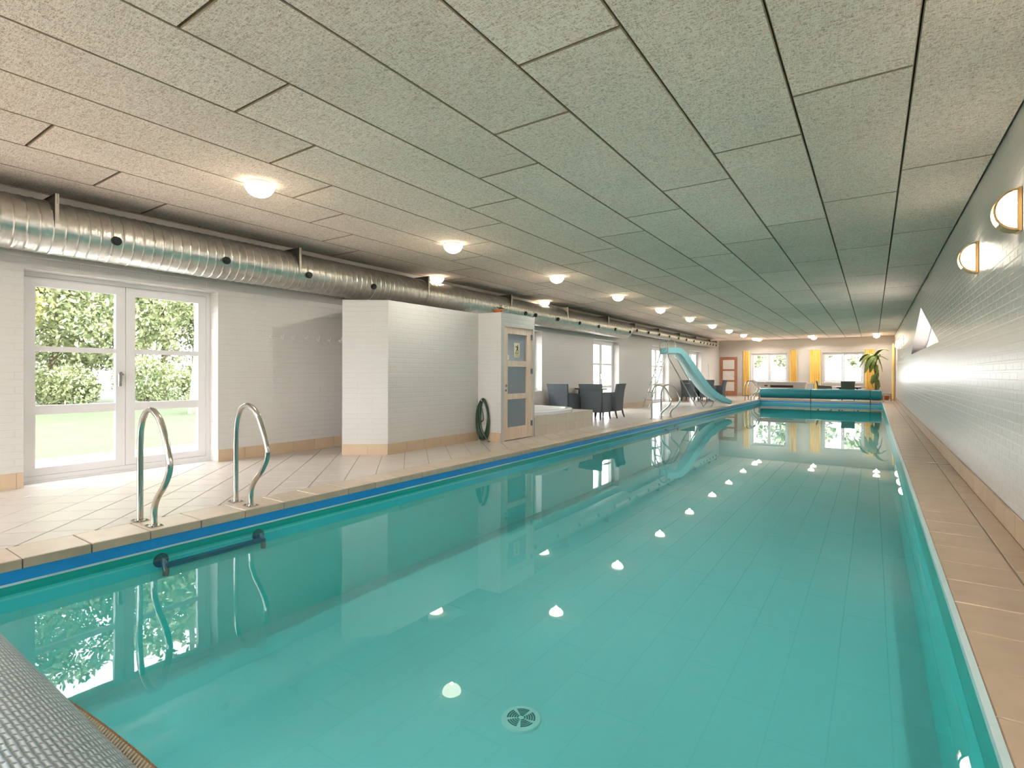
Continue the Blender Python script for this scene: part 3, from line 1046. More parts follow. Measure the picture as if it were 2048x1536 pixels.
# ------------------------------------------------------------------ pool
pl = thing('swimming_pool', (0, 0, ZB), 'long turquoise lined swimming pool basin', 'pool')
q = MB(); q.box(PX0 - 0.2, PX1 + 0.2, PY0 - 0.2, PY1 + 0.2, ZB - 0.1, ZB); q.build('pool_floor', 'liner_floor', pl)
ZS = -0.132
q = MB(); q.box(PX0 - 0.1, PX0, PY0, PY1, ZB, ZW - 0.02); q.build('wall_liner', 'liner_teal', pl)
q = MB(); q.box(PX0 - 0.1, PX0, PY0, PY1, ZW - 0.02, ZS); q.build('waterline_band', 'liner_top', pl)
q = MB(); q.box(PX1, PX1 + 0.1, PY0, PY1, ZB, ZW - 0.02); q.build('wall_liner', 'liner_teal', pl)
q = MB(); q.box(PX1, PX1 + 0.1, PY0, PY1, ZW - 0.02, -0.0305); q.build('waterline_band', 'liner_top', pl)
q = MB(); q.box(PX0, PX1, PY1, PY1 + 0.1, ZB, ZS); q.build('wall_liner', 'liner_teal', pl)
q = MB(); q.box(PX0, PX1, PY0 - 0.1, PY0, ZB, ZS); q.build('wall_liner', 'liner_teal', pl)
q = MB(); q.box(PX0 - 0.1, PX0, PY0, PY1, ZS, -0.0555); q.build('blue_band', 'liner_blue', pl)
q = MB(); q.box(PX0, PX1, PY1, PY1 + 0.1, ZS, -0.0555); q.build('blue_band', 'liner_blue', pl)
q = MB(); q.box(PX0, PX0 + 0.007, PY0, PY1, ZS - 0.006, ZS + 0.006); q.build('liner_rail', 'liner_rail', pl)
q = MB(); q.box(PX0, PX1, PY1 - 0.007, PY1, ZS - 0.006, ZS + 0.006); q.build('liner_rail', 'liner_rail', pl)
q = MB(); q.box(PX1 - 0.004, PX1 + 0.019, PY0, PY1, -0.03, 0.002); q.build('edge_strip', 'liner_rail', pl)
wt = MB()
wt.add([(PX0, PY0, ZW), (PX1, PY0, ZW), (PX1, PY1, ZW), (PX0, PY1, ZW)], [(0, 1, 2, 3)])
tag(wt.build('pool_water', 'water'), 'clear turquoise water filling the swimming pool', 'water', kind='stuff')
# main drain
dr = thing('drain_cover', (-1.685, 2.575, ZB), 'round pale drain grille on the pool floor', 'drain')
q = MB(); q.lathe([(0.0, 0.012), (0.085, 0.012), (0.112, 0.010), (0.118, 0.0)], 40, (-1.685, 2.575, ZB)); q.build('rim', 'drain_rim', dr, True)
q = MB()
for rr_ in (0.022, 0.036, 0.050, 0.064, 0.078):
    for k in range(5):
        a0 = k * 2 * PI / 5 + 0.14 + rr_; a1 = (k + 1) * 2 * PI / 5 - 0.14 + rr_
        pts = [(rr_ + 0.0045, a0 + (a1 - a0) * i / 8) for i in range(9)] + [(rr_ - 0.0045, a1 - (a1 - a0) * i / 8) for i in range(9)]
        q.prism([(-1.685 + r_ * math.cos(a), 2.575 + r_ * math.sin(a), ZB + 0.0125) for r_, a in pts], (0, 0, 0.001))
q.build('slots', 'drain_slot', dr)
# skimmer/floor drain strip on the right walkway
dd = thing('deck_drain', (0.64, 8.1, 0), 'thin steel drain strip across the narrow right walkway', 'drain')
bxp('channel', 'steel_dark', dd, 0.53, 0.755, 8.05, 8.13, -0.004, 0.004)
bxp('grate', 'steel', dd, 0.54, 0.745, 8.075, 8.105, 0.004, 0.006)

# ------------------------------------------------------------------ pool cover rolls
def reel(name, label, y, zc, r, x0, x1, mm, near):
    t = thing(name, ((x0 + x1) / 2, y, 0), label, 'pool cover', 'rolled pool covers')
    q = MB()
    nx_, na = (120, 64) if near else (12, 40)
    uvs = []
    def rad(x): return r
    vsx = []
    for i in range(nx_ + 1):
        x = x0 + (x1 - x0) * i / nx_
        for k in range(na + 1):
            a = 2 * PI * k / na
            R_ = rad(x)
            vsx.append((x, y + R_ * math.cos(a), zc + R_ * math.sin(a)))
            uvs.append((x, a * r))
    fs = []
    for i in range(nx_):
        for k in range(na):
            a = i * (na + 1) + k
            fs.append((a, a + na + 1, a + na + 2, a + 1))
    q.add(vsx, fs)
    o = q.build('roll', mm, t, True)
    me = o.data
    ul = me.uv_layers.new(name='UVMap')
    for lp in me.loops:
        ul.data[lp.index].uv = uvs[lp.vertex_index]
    for x, s in ((x0, -1), (x1, 1)):
        q = MB()
        # spiral end of the rolled sheet
        q.lathe([(0.03, 0.0), (r - 0.004, 0.0)], 40, (x, y, zc), 'X')
        q.build('roll_end', 'black_plastic', t)
        bxp('stand', 'steel_dark', t, x + s * 0.06 - 0.02, x + s * 0.06 + 0.02, y - 0.03, y + 0.03, 0.0 if x > -4.2 else 0.0, zc)
        bxp('stand_foot', 'steel_dark', t, x + s * 0.06 - 0.025, x + s * 0.06 + 0.025, y - 0.22, y + 0.22, 0.002, 0.03)
    q = MB(); q.cyl((x0 - 0.1, y, zc), (x1 + 0.1, y, zc), 0.03); q.build('axle', 'steel', t)
    return t
# near roll: placed so that its pool side is where the sheet shows at the lower left
rn = 0.25; zcn = 0.31
ycn = (CZ - zcn) / 1.670 - rn * math.sqrt(1 + 1.67 ** 2) / 1.67
near_roll = reel('rolled_pool_cover', 'grey foam pool cover rolled up at the near end of the pool', ycn, zcn, rn - 0.012, PX0 - 0.02, PX1 + 0.02, 'cover_foam', True)
# notched hem along the outer edge of the sheet
a_t = math.atan2(1.0, 1.67)                        # tangent direction seen from the camera
def hem_pt(x, rr_, da):
    a = a_t + da
    return (x, ycn + rr_ * math.cos(a), zcn + rr_ * math.sin(a))
q = MB(); q2 = MB()
N = 430
for i in range(N):
    x = PX0 + (PX1 - PX0) * i / N
    dip = math.exp(-((x + 1.55) / 0.36) ** 2)
    da = -0.06 - 0.10 * dip
    s = 0.0045
    rr_ = rn + 0.001 - 0.026 * dip
    for (mb_, r1, r2, w_) in ((q, rr_ - 0.024, rr_ + 0.001, s), (q2, rr_ + 0.001, rr_ + 0.004, s * 0.5)):
        p = [hem_pt(x, r1, da), hem_pt(x + w_, r1, da), hem_pt(x + w_, r2, da + 0.02), hem_pt(x, r2, da + 0.02)]
        mb_.prism(p, (0, -0.010, 0.016))
tag(q.build('hem', 'cover_hem', near_roll), kind='stuff')
tag(q2.build('hem_stitching', 'cover_thread', near_roll), kind='stuff')
far_roll = reel('rolled_pool_cover', 'teal pool cover rolled up at the far end of the pool', 25.12, 0.27, 0.205, PX0 - 0.02, PX1 - 0.01, 'cover_teal', False)
for x in (-2.11, -0.08):
    q = MB(); q.lathe([(0.206, -0.015), (0.209, -0.015), (0.209, 0.015), (0.206, 0.015)], 40, (x, 25.12, 0.27), 'X')
    q.prism([(x - 0.015, 24.905, 0.25), (x + 0.015, 24.905, 0.25), (x + 0.015, 24.905, -0.16), (x - 0.015, 24.905, -0.16)], (0, -0.004, 0))
    q.build('strap', 'strap_dark', far_roll)

# ------------------------------------------------------------------ ceiling lamps
def make_lamp(loc):
    t = thing('ceiling_lamp', loc)
    z = loc[2]
    q = MB(); q.lathe([(0.0, 0.0), (0.112, 0.0), (0.115, -0.006), (0.115, -0.024), (0.108, -0.028)], 32, loc); q.build('base_ring', 'lamp_ring', t, True)
    q = MB()
    prof = [(0.122 * math.cos(a), -0.024 - 0.100 * math.sin(a)) for a in [PI / 2 * k / 9 for k in range(10)]]
    prof[-1] = (0.0008, prof[-1][1])
    prof = [(0.118, -0.020)] + prof
    q.lathe(prof, 32, loc); q.build('opal_dome', 'lamp_glow', t, True)
    L = bpy.data.lights.new('bulb', 'SPOT'); L.spot_size = math.radians(168); L.spot_blend = 0.25
    L.energy = LAMP_CEIL; L.color = (1.0, 0.965, 0.91); L.shadow_soft_size = 0.018
    b = bpy.data.objects.new('bulb', L); COL.objects.link(b); b.parent = t; b.location = (0, 0, -0.134)
    L = bpy.data.lights.new('glow', 'POINT')
    L.energy = 3.0; L.color = (1.0, 0.74, 0.44); L.shadow_soft_size = 0.006
    b = bpy.data.objects.new('glow', L); COL.objects.link(b); b.parent = t; b.location = (0, 0, -0.136)
    return t
row = [2.62, 5.24, 7.97, 10.63, 13.35, 16.0, 18.7, 21.2, 23.9, 26.5]
lamps = [((-4.50, y), 'row') for y in row]
names = ['nearest ceiling dome lamp, above the near left pool edge'] + ['%s dome lamp from the camera in the ceiling row along the pool edge' % w_ for w_ in
         ('second', 'third', 'fourth', 'fifth', 'sixth', 'seventh', 'eighth', 'ninth', 'tenth')]
spots = [((x, y), l) for ((x, y), _), l in zip(lamps, names)]
spots += [((-6.235, 6.84), 'ceiling dome lamp between the duct and the left wall above the white cubicle'),
          ((-6.255, 10.5), 'ceiling dome lamp between the duct and the left wall beyond the spa bath'),
          ((-4.42, 27.1), 'ceiling dome lamp at the end wall in front of the left yellow curtains'),
          ((-2.19, 26.1), 'middle ceiling dome lamp above the far end, nearer of the pair'),
          ((-2.19, 27.2), 'middle ceiling dome lamp above the far end, further of the pair'),
          ((0.13, 26.1), 'right ceiling dome lamp above the palm, nearer of the pair'),
          ((0.13, 27.2), 'right ceiling dome lamp above the palm, further of the pair'),
          ((-4.50, -0.1), 'ceiling dome lamp above the near end of the pool edge'),
          ((-2.0, -1.2), 'ceiling dome lamp behind the camera position')]
L0 = None
for (x, y), l in spots:
    if L0 is None:
        L0 = make_lamp((x, y, H)); o = L0
    else:
        o = copy_tree(L0); o.location = (x, y, H)
    tag(o, l, 'ceiling lamp', 'round ceiling lamps')

# half-moon wall lamps
def make_sconce(y, z):
    t = thing('wall_lamp', (XR, y, z))
    R_, hw = 0.132, 0.055
    def D(r_, n_=14, cx=0.0):
        return [(XR - cx - (r_ * 0.93) * math.cos(a), z + r_ * math.sin(a)) for a in [-PI / 2 + PI * k / n_ for k in range(n_ + 1)]]
    q = MB(); q.box(XR - 0.014, XR - 0.0005, y - hw - 0.006, y + hw + 0.006, z - R_ - 0.006, z + R_ + 0.006); q.build('back_plate', 'brass', t)
    # opal end faces and curved shade
    q = MB()
    d = D(R_ - 0.012, cx=0.012)
    q.prism([(x, y - hw, zz) for x, zz in d], (0, 2 * hw, 0)); q.build('opal_shade', 'sconce_glow', t)
    for yy in (y - hw - 0.004, y + hw - 0.006):
        q = MB()
        o_ = D(R_, cx=0.012); i_ = D(R_ - 0.013, cx=0.012)
        for k in range(len(o_) - 1):
            q.prism([(o_[k][0], yy, o_[k][1]), (o_[k + 1][0], yy, o_[k + 1][1]), (i_[k + 1][0], yy, i_[k + 1][1]), (i_[k][0], yy, i_[k][1])], (0, 0.010, 0))
        q.box(XR - 0.022, XR - 0.012, yy, yy + 0.010, z - R_, z + R_)
        q.build('rim', 'brass', t)
    q = MB()
    o_ = D(R_, cx=0.012); i_ = D(R_ - 0.011, cx=0.012)
    for k in range(0, 4):
        q.prism([(o_[k][0], y - hw, o_[k][1]), (o_[k + 1][0], y - hw, o_[k + 1][1]), (i_[k + 1][0], y - hw, i_[k + 1][1]), (i_[k][0], y - hw, i_[k][1])], (0, 2 * hw, 0))
    q.build('bottom_guard', 'brass', t)
    L = bpy.data.lights.new('bulb', 'SPOT'); L.spot_size = math.radians(135); L.spot_blend = 0.6
    L.energy = LAMP_WALL_W; L.color = (1.0, 0.94, 0.85); L.shadow_soft_size = 0.03
    b = bpy.data.objects.new('bulb', L); COL.objects.link(b); b.parent = t
    b.location = (-0.175, 0, 0); b.rotation_euler = (0, math.radians(55), 0)
    return t
sc = [(4.60, 'half-moon brass wall lamp nearest the camera on the right wall'), (6.25, 'half-moon brass wall lamp between the nearest one and the triangular window'),
      (19.9, 'half-moon brass wall lamp first beyond the triangular window'), (21.55, 'half-moon brass wall lamp second beyond the triangular window'),
      (23.2, 'half-moon brass wall lamp third beyond the triangular window'), (2.95, 'half-moon brass wall lamp beside the camera position'), (1.3, 'half-moon brass wall lamp behind the camera position')]
S0 = None
for y, l in sc:
    if S0 is None:
        S0 = make_sconce(y, 2.105); o = S0
    else:
        o = copy_tree(S0); o.location = (XR, y, 2.105)
    tag(o, l, 'wall lamp', 'half-moon wall lamps')

# ------------------------------------------------------------------ ventilation duct
DX, DZ, DR = -6.232, 2.385, 0.236
DX2, DZ2, DR2 = -6.28, 2.475, 0.142
du = thing('ventilation_duct', (DX, 0, DZ), 'long galvanised spiral ventilation duct hung along the left wall', 'duct')
def spiral_tube(y0, y1, cx, cz, r, pitch_, step, n_):
    q = MB()
    N_ = int((y1 - y0) / step)
    vsx = []
    for i in range(N_ + 1):
        y = y0 + (y1 - y0) * i / N_
        for k in range(n_):
            a = 2 * PI * k / n_
            f = ((y / pitch_) + k / n_) % 1.0
            rib = 0.006 if f < 0.12 else (0.0015 if (f * 4) % 1 < 0.3 else 0.0)
            vsx.append((cx + (r + rib) * math.cos(a), y, cz + (r + rib) * math.sin(a)))
    fs = []
    for i in range(N_):
        for k in range(n_):
            k2 = (k + 1) % n_
            fs.append((i * n_ + k, (i + 1) * n_ + k, (i + 1) * n_ + k2, i * n_ + k2))
    fs.append(tuple(range(n_))); fs.append(tuple(N_ * n_ + k for k in range(n_ - 1, -1, -1)))
    return q.add(vsx, fs)
spiral_tube(0.6, 9.6, DX, DZ, DR, 0.088, 0.0085, 48).build('duct_section', 'galvanised', du, True)
spiral_tube(9.6, 15.2, DX, DZ, DR, 0.088, 0.013, 40).build('duct_section', 'galvanised', du, True)
spiral_tube(15.2, 26.35, DX2, DZ2, DR2, 0.088, 0.02, 28).build('duct_section', 'galvanised', du, True)
spiral_tube(YN + 0.02, 0.6, DX, DZ, DR, 0.088, 0.03, 28).build('duct_section', 'galvanised', du, True)
for y in (5.30, 9.60, 15.2):
    q = MB(); q.lathe([(DR + 0.001, -0.03), (DR + 0.007, -0.028), (DR + 0.007, 0.028), (DR + 0.001, 0.03)], 40, (DX, y, DZ), 'Y'); q.build('collar', 'galvanised', du, True)
q = MB(); q.lathe([(DR, 0), (DR2 + 0.002, 0.06)], 32, (DX, 15.2, DZ), 'Y'); q.build('reducer', 'galvanised', du, True)
noz = [2.057, 3.102, 4.153, 5.226, 9.30, 9.70, 10.68, 11.775, 12.875, 13.96, 15.06, 15.99, 17.04, 18.1, 19.2, 20.3, 21.35, 22.4, 23.45, 24.0, 24.55, 25.08, 25.6, 26.15]
n0 = {}
for y in noz:
    big = y < 15.2
    cx, cz, r = (DX, DZ, DR) if big else (DX2, DZ2, DR2)
    a = math.radians(-14)
    dx, dz = math.cos(a), math.sin(a)
    if big in n0:
        o, yy = n0[big]
        c = copy_tree(o, du); c.location = (o.location.x, o.location.y + y - yy, o.location.z)
        continue
    q = MB()
    p0 = Vector((cx + dx * (r - 0.02), y, cz + dz * (r - 0.02))); d = Vector((dx, 0, dz))
    R1 = 0.042
    q.tube([p0, p0 + d * 0.045, p0 + d * 0.050, p0 + d * 0.042], [R1, R1, R1 - 0.006, R1 - 0.009], 20, cap=False)
    o = q.build('nozzle', 'rubber', du, True, origin=(cx + dx * r, y, cz + dz * r))
    q = MB(); q.cyl(p0 + d * 0.02, p0 + d * 0.034, R1 - 0.008, 20); q.build('throat', 'black_plastic', o)
    n0[big] = (o, y)
# brackets
brk = [1.61, 4.03, 6.38, 8.78, 11.15, 13.5, 15.85, 18.1, 20.5, 22.75, 25.1, 27.0]
for i, y in enumerate(brk[:-1] + [26.3]):
    big = y < 15.2
    cx, cz, r = (DX, DZ, DR) if big else (DX2, DZ2, DR2)
    q = MB()
    zt_ = 2.655
    xf = cx + r + 0.006
    # plate filling the corner between the top arm, the front strap and the duct
    pts = [(XL + 0.002, zt_), (xf, zt_), (xf, cz)]
    pts += [(cx + (r + 0.005) * math.cos(math.radians(t_)), cz + (r + 0.005) * math.sin(math.radians(t_))) for t_ in range(8, 91, 8)]
    pts += [(XL + 0.002, cz + r + 0.005)]
    q.prism([(x, y, z) for x, z in pts], (0, 0.004, 0))
    q.box(XL + 0.002, xf, y - 0.015, y + 0.019, zt_ - 0.004, zt_)
    q.build('bracket', 'bracket', du)
    q = MB()
    st_ = [(xf - 0.003, zt_)] + [(cx + (r + 0.006) * math.cos(math.radians(-t_)), cz + (r + 0.006) * math.sin(math.radians(-t_))) for t_ in range(0, 181, 10)]
    for (a0, b0_), (a1, b1_) in zip(st_[:-1], st_[1:]):
        q.prism([(a0, y - 0.014, b0_), (a1, y - 0.014, b1_), (a1, y + 0.014, b1_), (a0, y + 0.014, b0_)], (0.002, 0, -0.001))
    q.build('hanger_strap', 'galvanised', du)

# ------------------------------------------------------------------ pool ladders
rail_xz = [(-4.335, 0.0), (-4.335, 0.30), (-4.335, 0.56), (-4.312, 0.69), (-4.25, 0.775), (-4.16, 0.803), (-4.07, 0.772), (-3.998, 0.712), (-3.935, 0.603), (-3.882, 0.478), (-3.885, 0.395), (-3.955, 0.296), (-4.055, 0.205), (-4.105, 0.12), (-4.108, 0.0)]
def make_ladder(y0, y1):
    t = thing('pool_ladder', (-4.2, y0, 0))
    for y in (y0, y1):
        q = MB(); q.tube(catmull([(x, y, z) for x, z in rail_xz], 6), 0.0205, 16)
        h = q.build('handrail', 'steel', t, True)
        for xc in (-4.335, -4.108):
            q = MB(); q.box(xc - 0.05, xc + 0.05, y - 0.04, y + 0.04, 0.002, 0.009); q.build('flange', 'steel', h)
            q = MB()
            for sx_, sy_ in ((-1, -1), (1, -1), (1, 1), (-1, 1)):
                q.lathe([(0.0005, 0.016), (0.006, 0.014), (0.009, 0.009)], 10, (xc + sx_ * 0.036, y + sy_ * 0.028, 0))
            q.build('bolts', 'steel_dark', h)
        q = MB(); q.tube(catmull([(PX0 + 0.005, y, -0.215), (PX0 + 0.05, y, -0.225), (PX0 + 0.075, y, -0.27), (PX0 + 0.07, y, -0.30)], 5), 0.019, 12)
        s_ = q.build('lower_stile', 'steel_dark', t, True)
        q = MB(); q.lathe([(0.0, 0.012), (0.045, 0.010), (0.048, 0.0)], 20, (PX0, y, -0.215), 'X'); q.build('wall_flange', 'steel_dark', s_)
    for z in (-0.235,):
        q = MB(); q.box(PX0 + 0.05, PX0 + 0.105, y0, y1, z - 0.012, z + 0.012); q.build('tread', 'steel_dark', t)
    return t
ld0 = make_ladder(1.635, 2.325)
tag(ld0, 'stainless steel pool ladder nearest the camera by the lawn doors', 'pool ladder', 'stainless pool ladders')
for y, l in ((12.25, 'stainless steel pool ladder in front of the blue slide'), (23.35, 'stainless steel pool ladder at the far end beside the teal cover roll')):
    o = copy_tree(ld0); o.location = (-4.2, y, 0); tag(o, l)

# ------------------------------------------------------------------ spa bath
spx = thing('spa_bath', (-5.6, 8.8, 0), 'white spa bath set in a beige tiled plinth beside the cubicle', 'spa bath')
SX1, SY0, SY1, SZ = -4.74, 7.664, 9.9, 0.33
cx_, cy_, hx, hy = -5.60, 8.62, 0.80, 0.93
def sup(s, n_=48, e=3.0):
    out = []
    for k in range(n_):
        a = 2 * PI * k / n_
        c_, s_ = math.cos(a), math.sin(a)
        out.append((cx_ + hx * s * abs(c_) ** (2 / e) * (1 if c_ >= 0 else -1), cy_ + hy * s * abs(s_) ** (2 / e) * (1 if s_ >= 0 else -1)))
    return out
q = MB()
q.box(SX1 - 0.02, SX1 - 0.008, SY0, SY1 - 0.008, 0, SZ - 0.01); q.box(XL + 0.002, SX1 - 0.02, SY1 - 0.02, SY1 - 0.008, 0, SZ - 0.01)
q.build('plinth', 'grout', spx)
yy = SY0
while yy < SY1 - 0.02:
    b = min(yy + 0.36, SY1)
    bxp('side_tile', 'spa_tile', spx, SX1 - 0.008, SX1, yy + 0.002, b - 0.002, 0.0, 0.162)
    bxp('side_tile', 'spa_tile', spx, SX1 - 0.008, SX1, yy + 0.002, b - 0.002, 0.165, SZ)
    yy += 0.36
xx = XL + 0.002
while xx < SX1 - 0.03:
    b = min(xx + 0.36, SX1 - 0.008)
    bxp('side_tile', 'spa_tile', spx, xx + 0.002, b - 0.002, SY1 - 0.008, SY1, 0.0, 0.162)
    bxp('side_tile', 'spa_tile', spx, xx + 0.002, b - 0.002, SY1 - 0.008, SY1, 0.165, SZ)
    xx += 0.36
# top deck with the tub hole: ring between outline and rectangle
q = MB()
ring = sup(0.97)
rect = []
for (x, y) in ring:
    dx, dy = x - cx_, y - cy_
    x0_, x1_, y0_, y1_ = XL + 0.003 - cx_, SX1 - 0.008 - cx_, SY0 - cy_, SY1 - 0.008 - cy_
    tx = (x1_ / dx) if dx > 1e-9 else (x0_ / dx if dx < -1e-9 else 1e9)
    ty = (y1_ / dy) if dy > 1e-9 else (y0_ / dy if dy < -1e-9 else 1e9)
    k_ = min(tx, ty)
    rect.append((cx_ + dx * k_, cy_ + dy * k_))
n_ = len(ring)
q.add([(x, y, SZ - 0.004) for x, y in ring] + [(x, y, SZ - 0.004) for x, y in rect], [(i, (i + 1) % n_ + 0, n_ + (i + 1) % n_, n_ + i) for i in range(n_)])
q.add([(SX1 - 0.008, SY1 - 0.008, SZ - 0.004), (rect[0][0], SY1 - 0.008, SZ - 0.004), (SX1 - 0.008, SY1 - 0.3, SZ - 0.004)], [(0, 1, 2)])
q.build('deck_top', 'floor_tile', spx)
q = MB()
prof = [(1.02, 0.0), (1.03, 0.055), (1.0, 0.075), (0.88, 0.075), (0.86, 0.04), (0.82, -0.05), (0.70, -0.07), (0.62, -0.08), (0.56, -0.30), (0.0, -0.30)]
for (s, h_) in prof:
    q.v += [(x, y, SZ - 0.002 + h_) for x, y in sup(max(s, 0.001))]
for i in range(len(prof) - 1):
    for k in range(48):
        k2 = (k + 1) % 48
        q.f.append((i * 48 + k, i * 48 + k2, (i + 1) * 48 + k2, (i + 1) * 48 + k))
q.build('tub_shell', 'white_gloss', spx, True)

# ------------------------------------------------------------------ wicker dining sets
def make_chair(loc, mm='wicker'):
    """local: faces +Y"""
    t = thing('wicker_armchair', loc)
    def lb(nm, m_, fn, smooth=False):
        q = MB(); fn(q); return q.build_local(nm, m_, t, smooth)
    W2 = 0.265
    lb('seat', mm, lambda q: q.box(-W2 + 0.035, W2 - 0.035, -0.19, 0.27, 0.17, 0.40))
    lb('cushion', 'wicker_olive', lambda q: q.box(-W2 + 0.04, W2 - 0.04, -0.18, 0.265, 0.40, 0.425))
    def back(q):
        prof = [(-0.255, 0.17, W2 - 0.02), (-0.262, 0.42, W2 - 0.005), (-0.285, 0.66, W2 + 0.012), (-0.325, 0.83, W2 + 0.03)]
        vsx = []
        for (y, z, w_) in prof:
            vsx += [(-w_, y, z), (w_, y, z), (w_, y + 0.05, z), (-w_, y + 0.05, z)]
        fs = [(0, 3, 2, 1), (12, 13, 14, 15)]
        for i in range(3):
            for k in range(4):
                k2 = (k + 1) % 4
                fs.append((i * 4 + k, i * 4 + k2, (i + 1) * 4 + k2, (i + 1) * 4 + k))
        q.add(vsx, fs)
    lb('backrest', mm, back)
    for s in (-1, 1):
        lb('armrest', mm, lambda q: q.prism([(s * (W2 - 0.035), y, z) for y, z in ((-0.21, 0.17), (0.28, 0.17), (0.285, 0.56), (0.24, 0.60), (-0.235, 0.62))], (s * 0.05, 0, 0)))
    for sx_ in (-1, 1):
        for sy_, lean in ((-0.24, -0.05), (0.25, 0.02)):
            lb('leg', 'chair_leg', lambda q: q.tube([(sx_ * (W2 - 0.03), sy_, 0.18), (sx_ * (W2 - 0.025), sy_ + lean * 0.4, 0.09), (sx_ * (W2 - 0.015), sy_ + lean, 0.0)], [0.024, 0.02, 0.014], 10))
    return t
def make_table(loc, r=0.5, h=0.70):
    t = thing('dining_table', loc)
    q = MB(); q.lathe([(0.0, h - 0.03), (r - 0.005, h - 0.03), (r, h - 0.022), (r, h - 0.006), (r - 0.005, h), (0.0, h)], 40); q.build_local('table_top', 'table_dark', t, True)
    for k in range(4):
        a = PI / 4 + k * PI / 2
        q = MB(); q.tube([(0.30 * math.cos(a), 0.30 * math.sin(a), h - 0.03), (0.34 * math.cos(a), 0.34 * math.sin(a), 0.0)], [0.025, 0.018], 10); q.build_local('leg', 'chair_leg', t)
    q = MB(); q.lathe([(0.29, h - 0.09), (0.31, h - 0.09), (0.31, h - 0.03), (0.29, h - 0.03)], 32); q.build_local('apron', 'chair_leg', t)
    return t
ch0 = make_chair((-5.43, 11.50, 0))
tag(ch0, 'grey wicker armchair with its back to the spa bath, nearest the pool', 'chair', 'wicker dining chairs')
def chair(x, y, rz, l):
    o = copy_tree(ch0); o.location = (x, y, 0); o.rotation_euler = (0, 0, rz); tag(o, l, 'chair', 'wicker dining chairs'); return o
chair(-6.06, 11.12, -0.12, 'grey wicker armchair against the left wall just behind the spa bath')
chair(-5.36, 12.14, PI / 2 + 0.05, 'grey wicker armchair seen side-on at the pool side of the near table')
tb0 = make_table((-6.0, 12.4, 0), r=0.42); tag(tb0, 'round dark dining table between the wicker armchairs by the spa bath', 'table', 'dining tables')
chair(-6.02, 21.45, -0.05, 'grey wicker armchair left of the far table, behind the slide')
chair(-5.42, 21.75, 0.1, 'grey wicker armchair behind the blue slide chute')
chair(-5.25, 22.6, PI / 2, 'grey wicker armchair at the pool side of the far table')
chair(-5.9, 23.3, PI, 'grey wicker armchair at the far side of the far table')
o = copy_tree(tb0); o.location = (-5.8, 22.45, 0); tag(o, 'round dark dining table between the wicker armchairs behind the slide', 'table')
# table and chairs by the palm
o = copy_tree(tb0); o.location = (-0.85, 26.75, 0); o.scale = (1.45, 1.0, 0.78); tag(o, 'dark table beyond the teal cover roll in front of the right window', 'table')
for x, y, rz, l in ((-0.84, 25.85, 0.0, 'olive armchair with its back to the teal cover roll'), (-1.74, 26.75, -PI / 2, 'olive armchair seen side-on left of the table by the window')):
    oo = copy_tree(ch0); oo.location = (x, y, 0); oo.rotation_euler = (0, 0, rz); oo.scale = (0.85, 0.95, 0.95)
    tag(oo, l, 'chair', 'olive chairs by the far window')
    for chd in oo.children:
        if chd.name.split('.')[0] in ('seat', 'backrest', 'armrest'):
            chd.data = chd.data.copy(); chd.data.materials.clear(); chd.data.materials.append(MATS['wicker_olive'])

# ------------------------------------------------------------------ water slide
sl = thing('pool_slide', (-6.01, 16.45, 0), 'pale blue pool slide with a steel ladder at the pool edge', 'slide', rz=math.atan2(0.733, 0.68))
# local: x = along the slide, y = across
sw = 0.26
path = catmull([(0.62, 0, 1.74), (0.85, 0, 1.74), (1.06, 0, 1.72), (1.25, 0, 1.53), (1.55, 0, 1.14), (1.85, 0, 0.76), (2.10, 0, 0.49), (2.38, 0, 0.29), (2.62, 0, 0.18), (2.92, 0, 0.11)], 5)
q = MB()
sec = [(-sw - 0.025, 0.17), (-sw, 0.175), (-sw + 0.015, 0.03), (-sw + 0.07, 0.0), (sw - 0.07, 0.0), (sw - 0.015, 0.03), (sw, 0.175), (sw + 0.025, 0.17), (sw + 0.012, 0.0), (sw - 0.06, -0.025), (-sw + 0.06, -0.025), (-sw - 0.012, 0.0)]
m_ = len(sec)
for i, p in enumerate(path):
    t_ = (path[min(i + 1, len(path) - 1)] - path[max(i - 1, 0)]).normalized()
    nrm = Vector((-t_.z, 0, t_.x))
    kk = 1.0 if i < len(path) - 6 else 1.0 - 0.55 * (i - (len(path) - 7)) / 6
    for (a, b) in sec:
        q.v.append(tuple(p + Vector((0, a, 0)) + nrm * (b * (kk if b > 0 else 1))))
for i in range(len(path) - 1):
    for k in range(m_):
        k2 = (k + 1) % m_
        q.f.append((i * m_ + k, i * m_ + k2, (i + 1) * m_ + k2, (i + 1) * m_ + k))
q.f.append(tuple(range(m_ - 1, -1, -1))); q.f.append(tuple((len(path) - 1) * m_ + k for k in range(m_)))
q.build_local('chute', 'slide_blue', sl, True)
for s in (-1, 1):
    q = MB(); q.tube(catmull([(0.0, s * 0.20, 0.0), (0.3, s * 0.20, 0.85), (0.60, s * 0.21, 1.70), (0.60, s * 0.22, 2.0), (0.68, s * 0.22, 2.12), (0.80, s * 0.22, 2.14), (0.90, s * 0.22, 2.04), (0.92, s * 0.22, 1.90), (0.92, s * 0.235, 1.74)], 5), 0.017, 10)
    q.build_local('ladder_rail', 'steel', sl, True)
    q = MB(); q.tube([(0.90, s * 0.235, 1.76), (0.93, s * 0.235, 1.60), (1.93, s * 0.22, 0.0)], 0.017, 10); q.build_local('long_leg', 'steel', sl, True)
    q = MB(); q.tube([(2.40, s * 0.2, 0.27), (2.22, s * 0.2, 0.0)], 0.015, 8); q.build_local('short_leg', 'steel', sl, True)
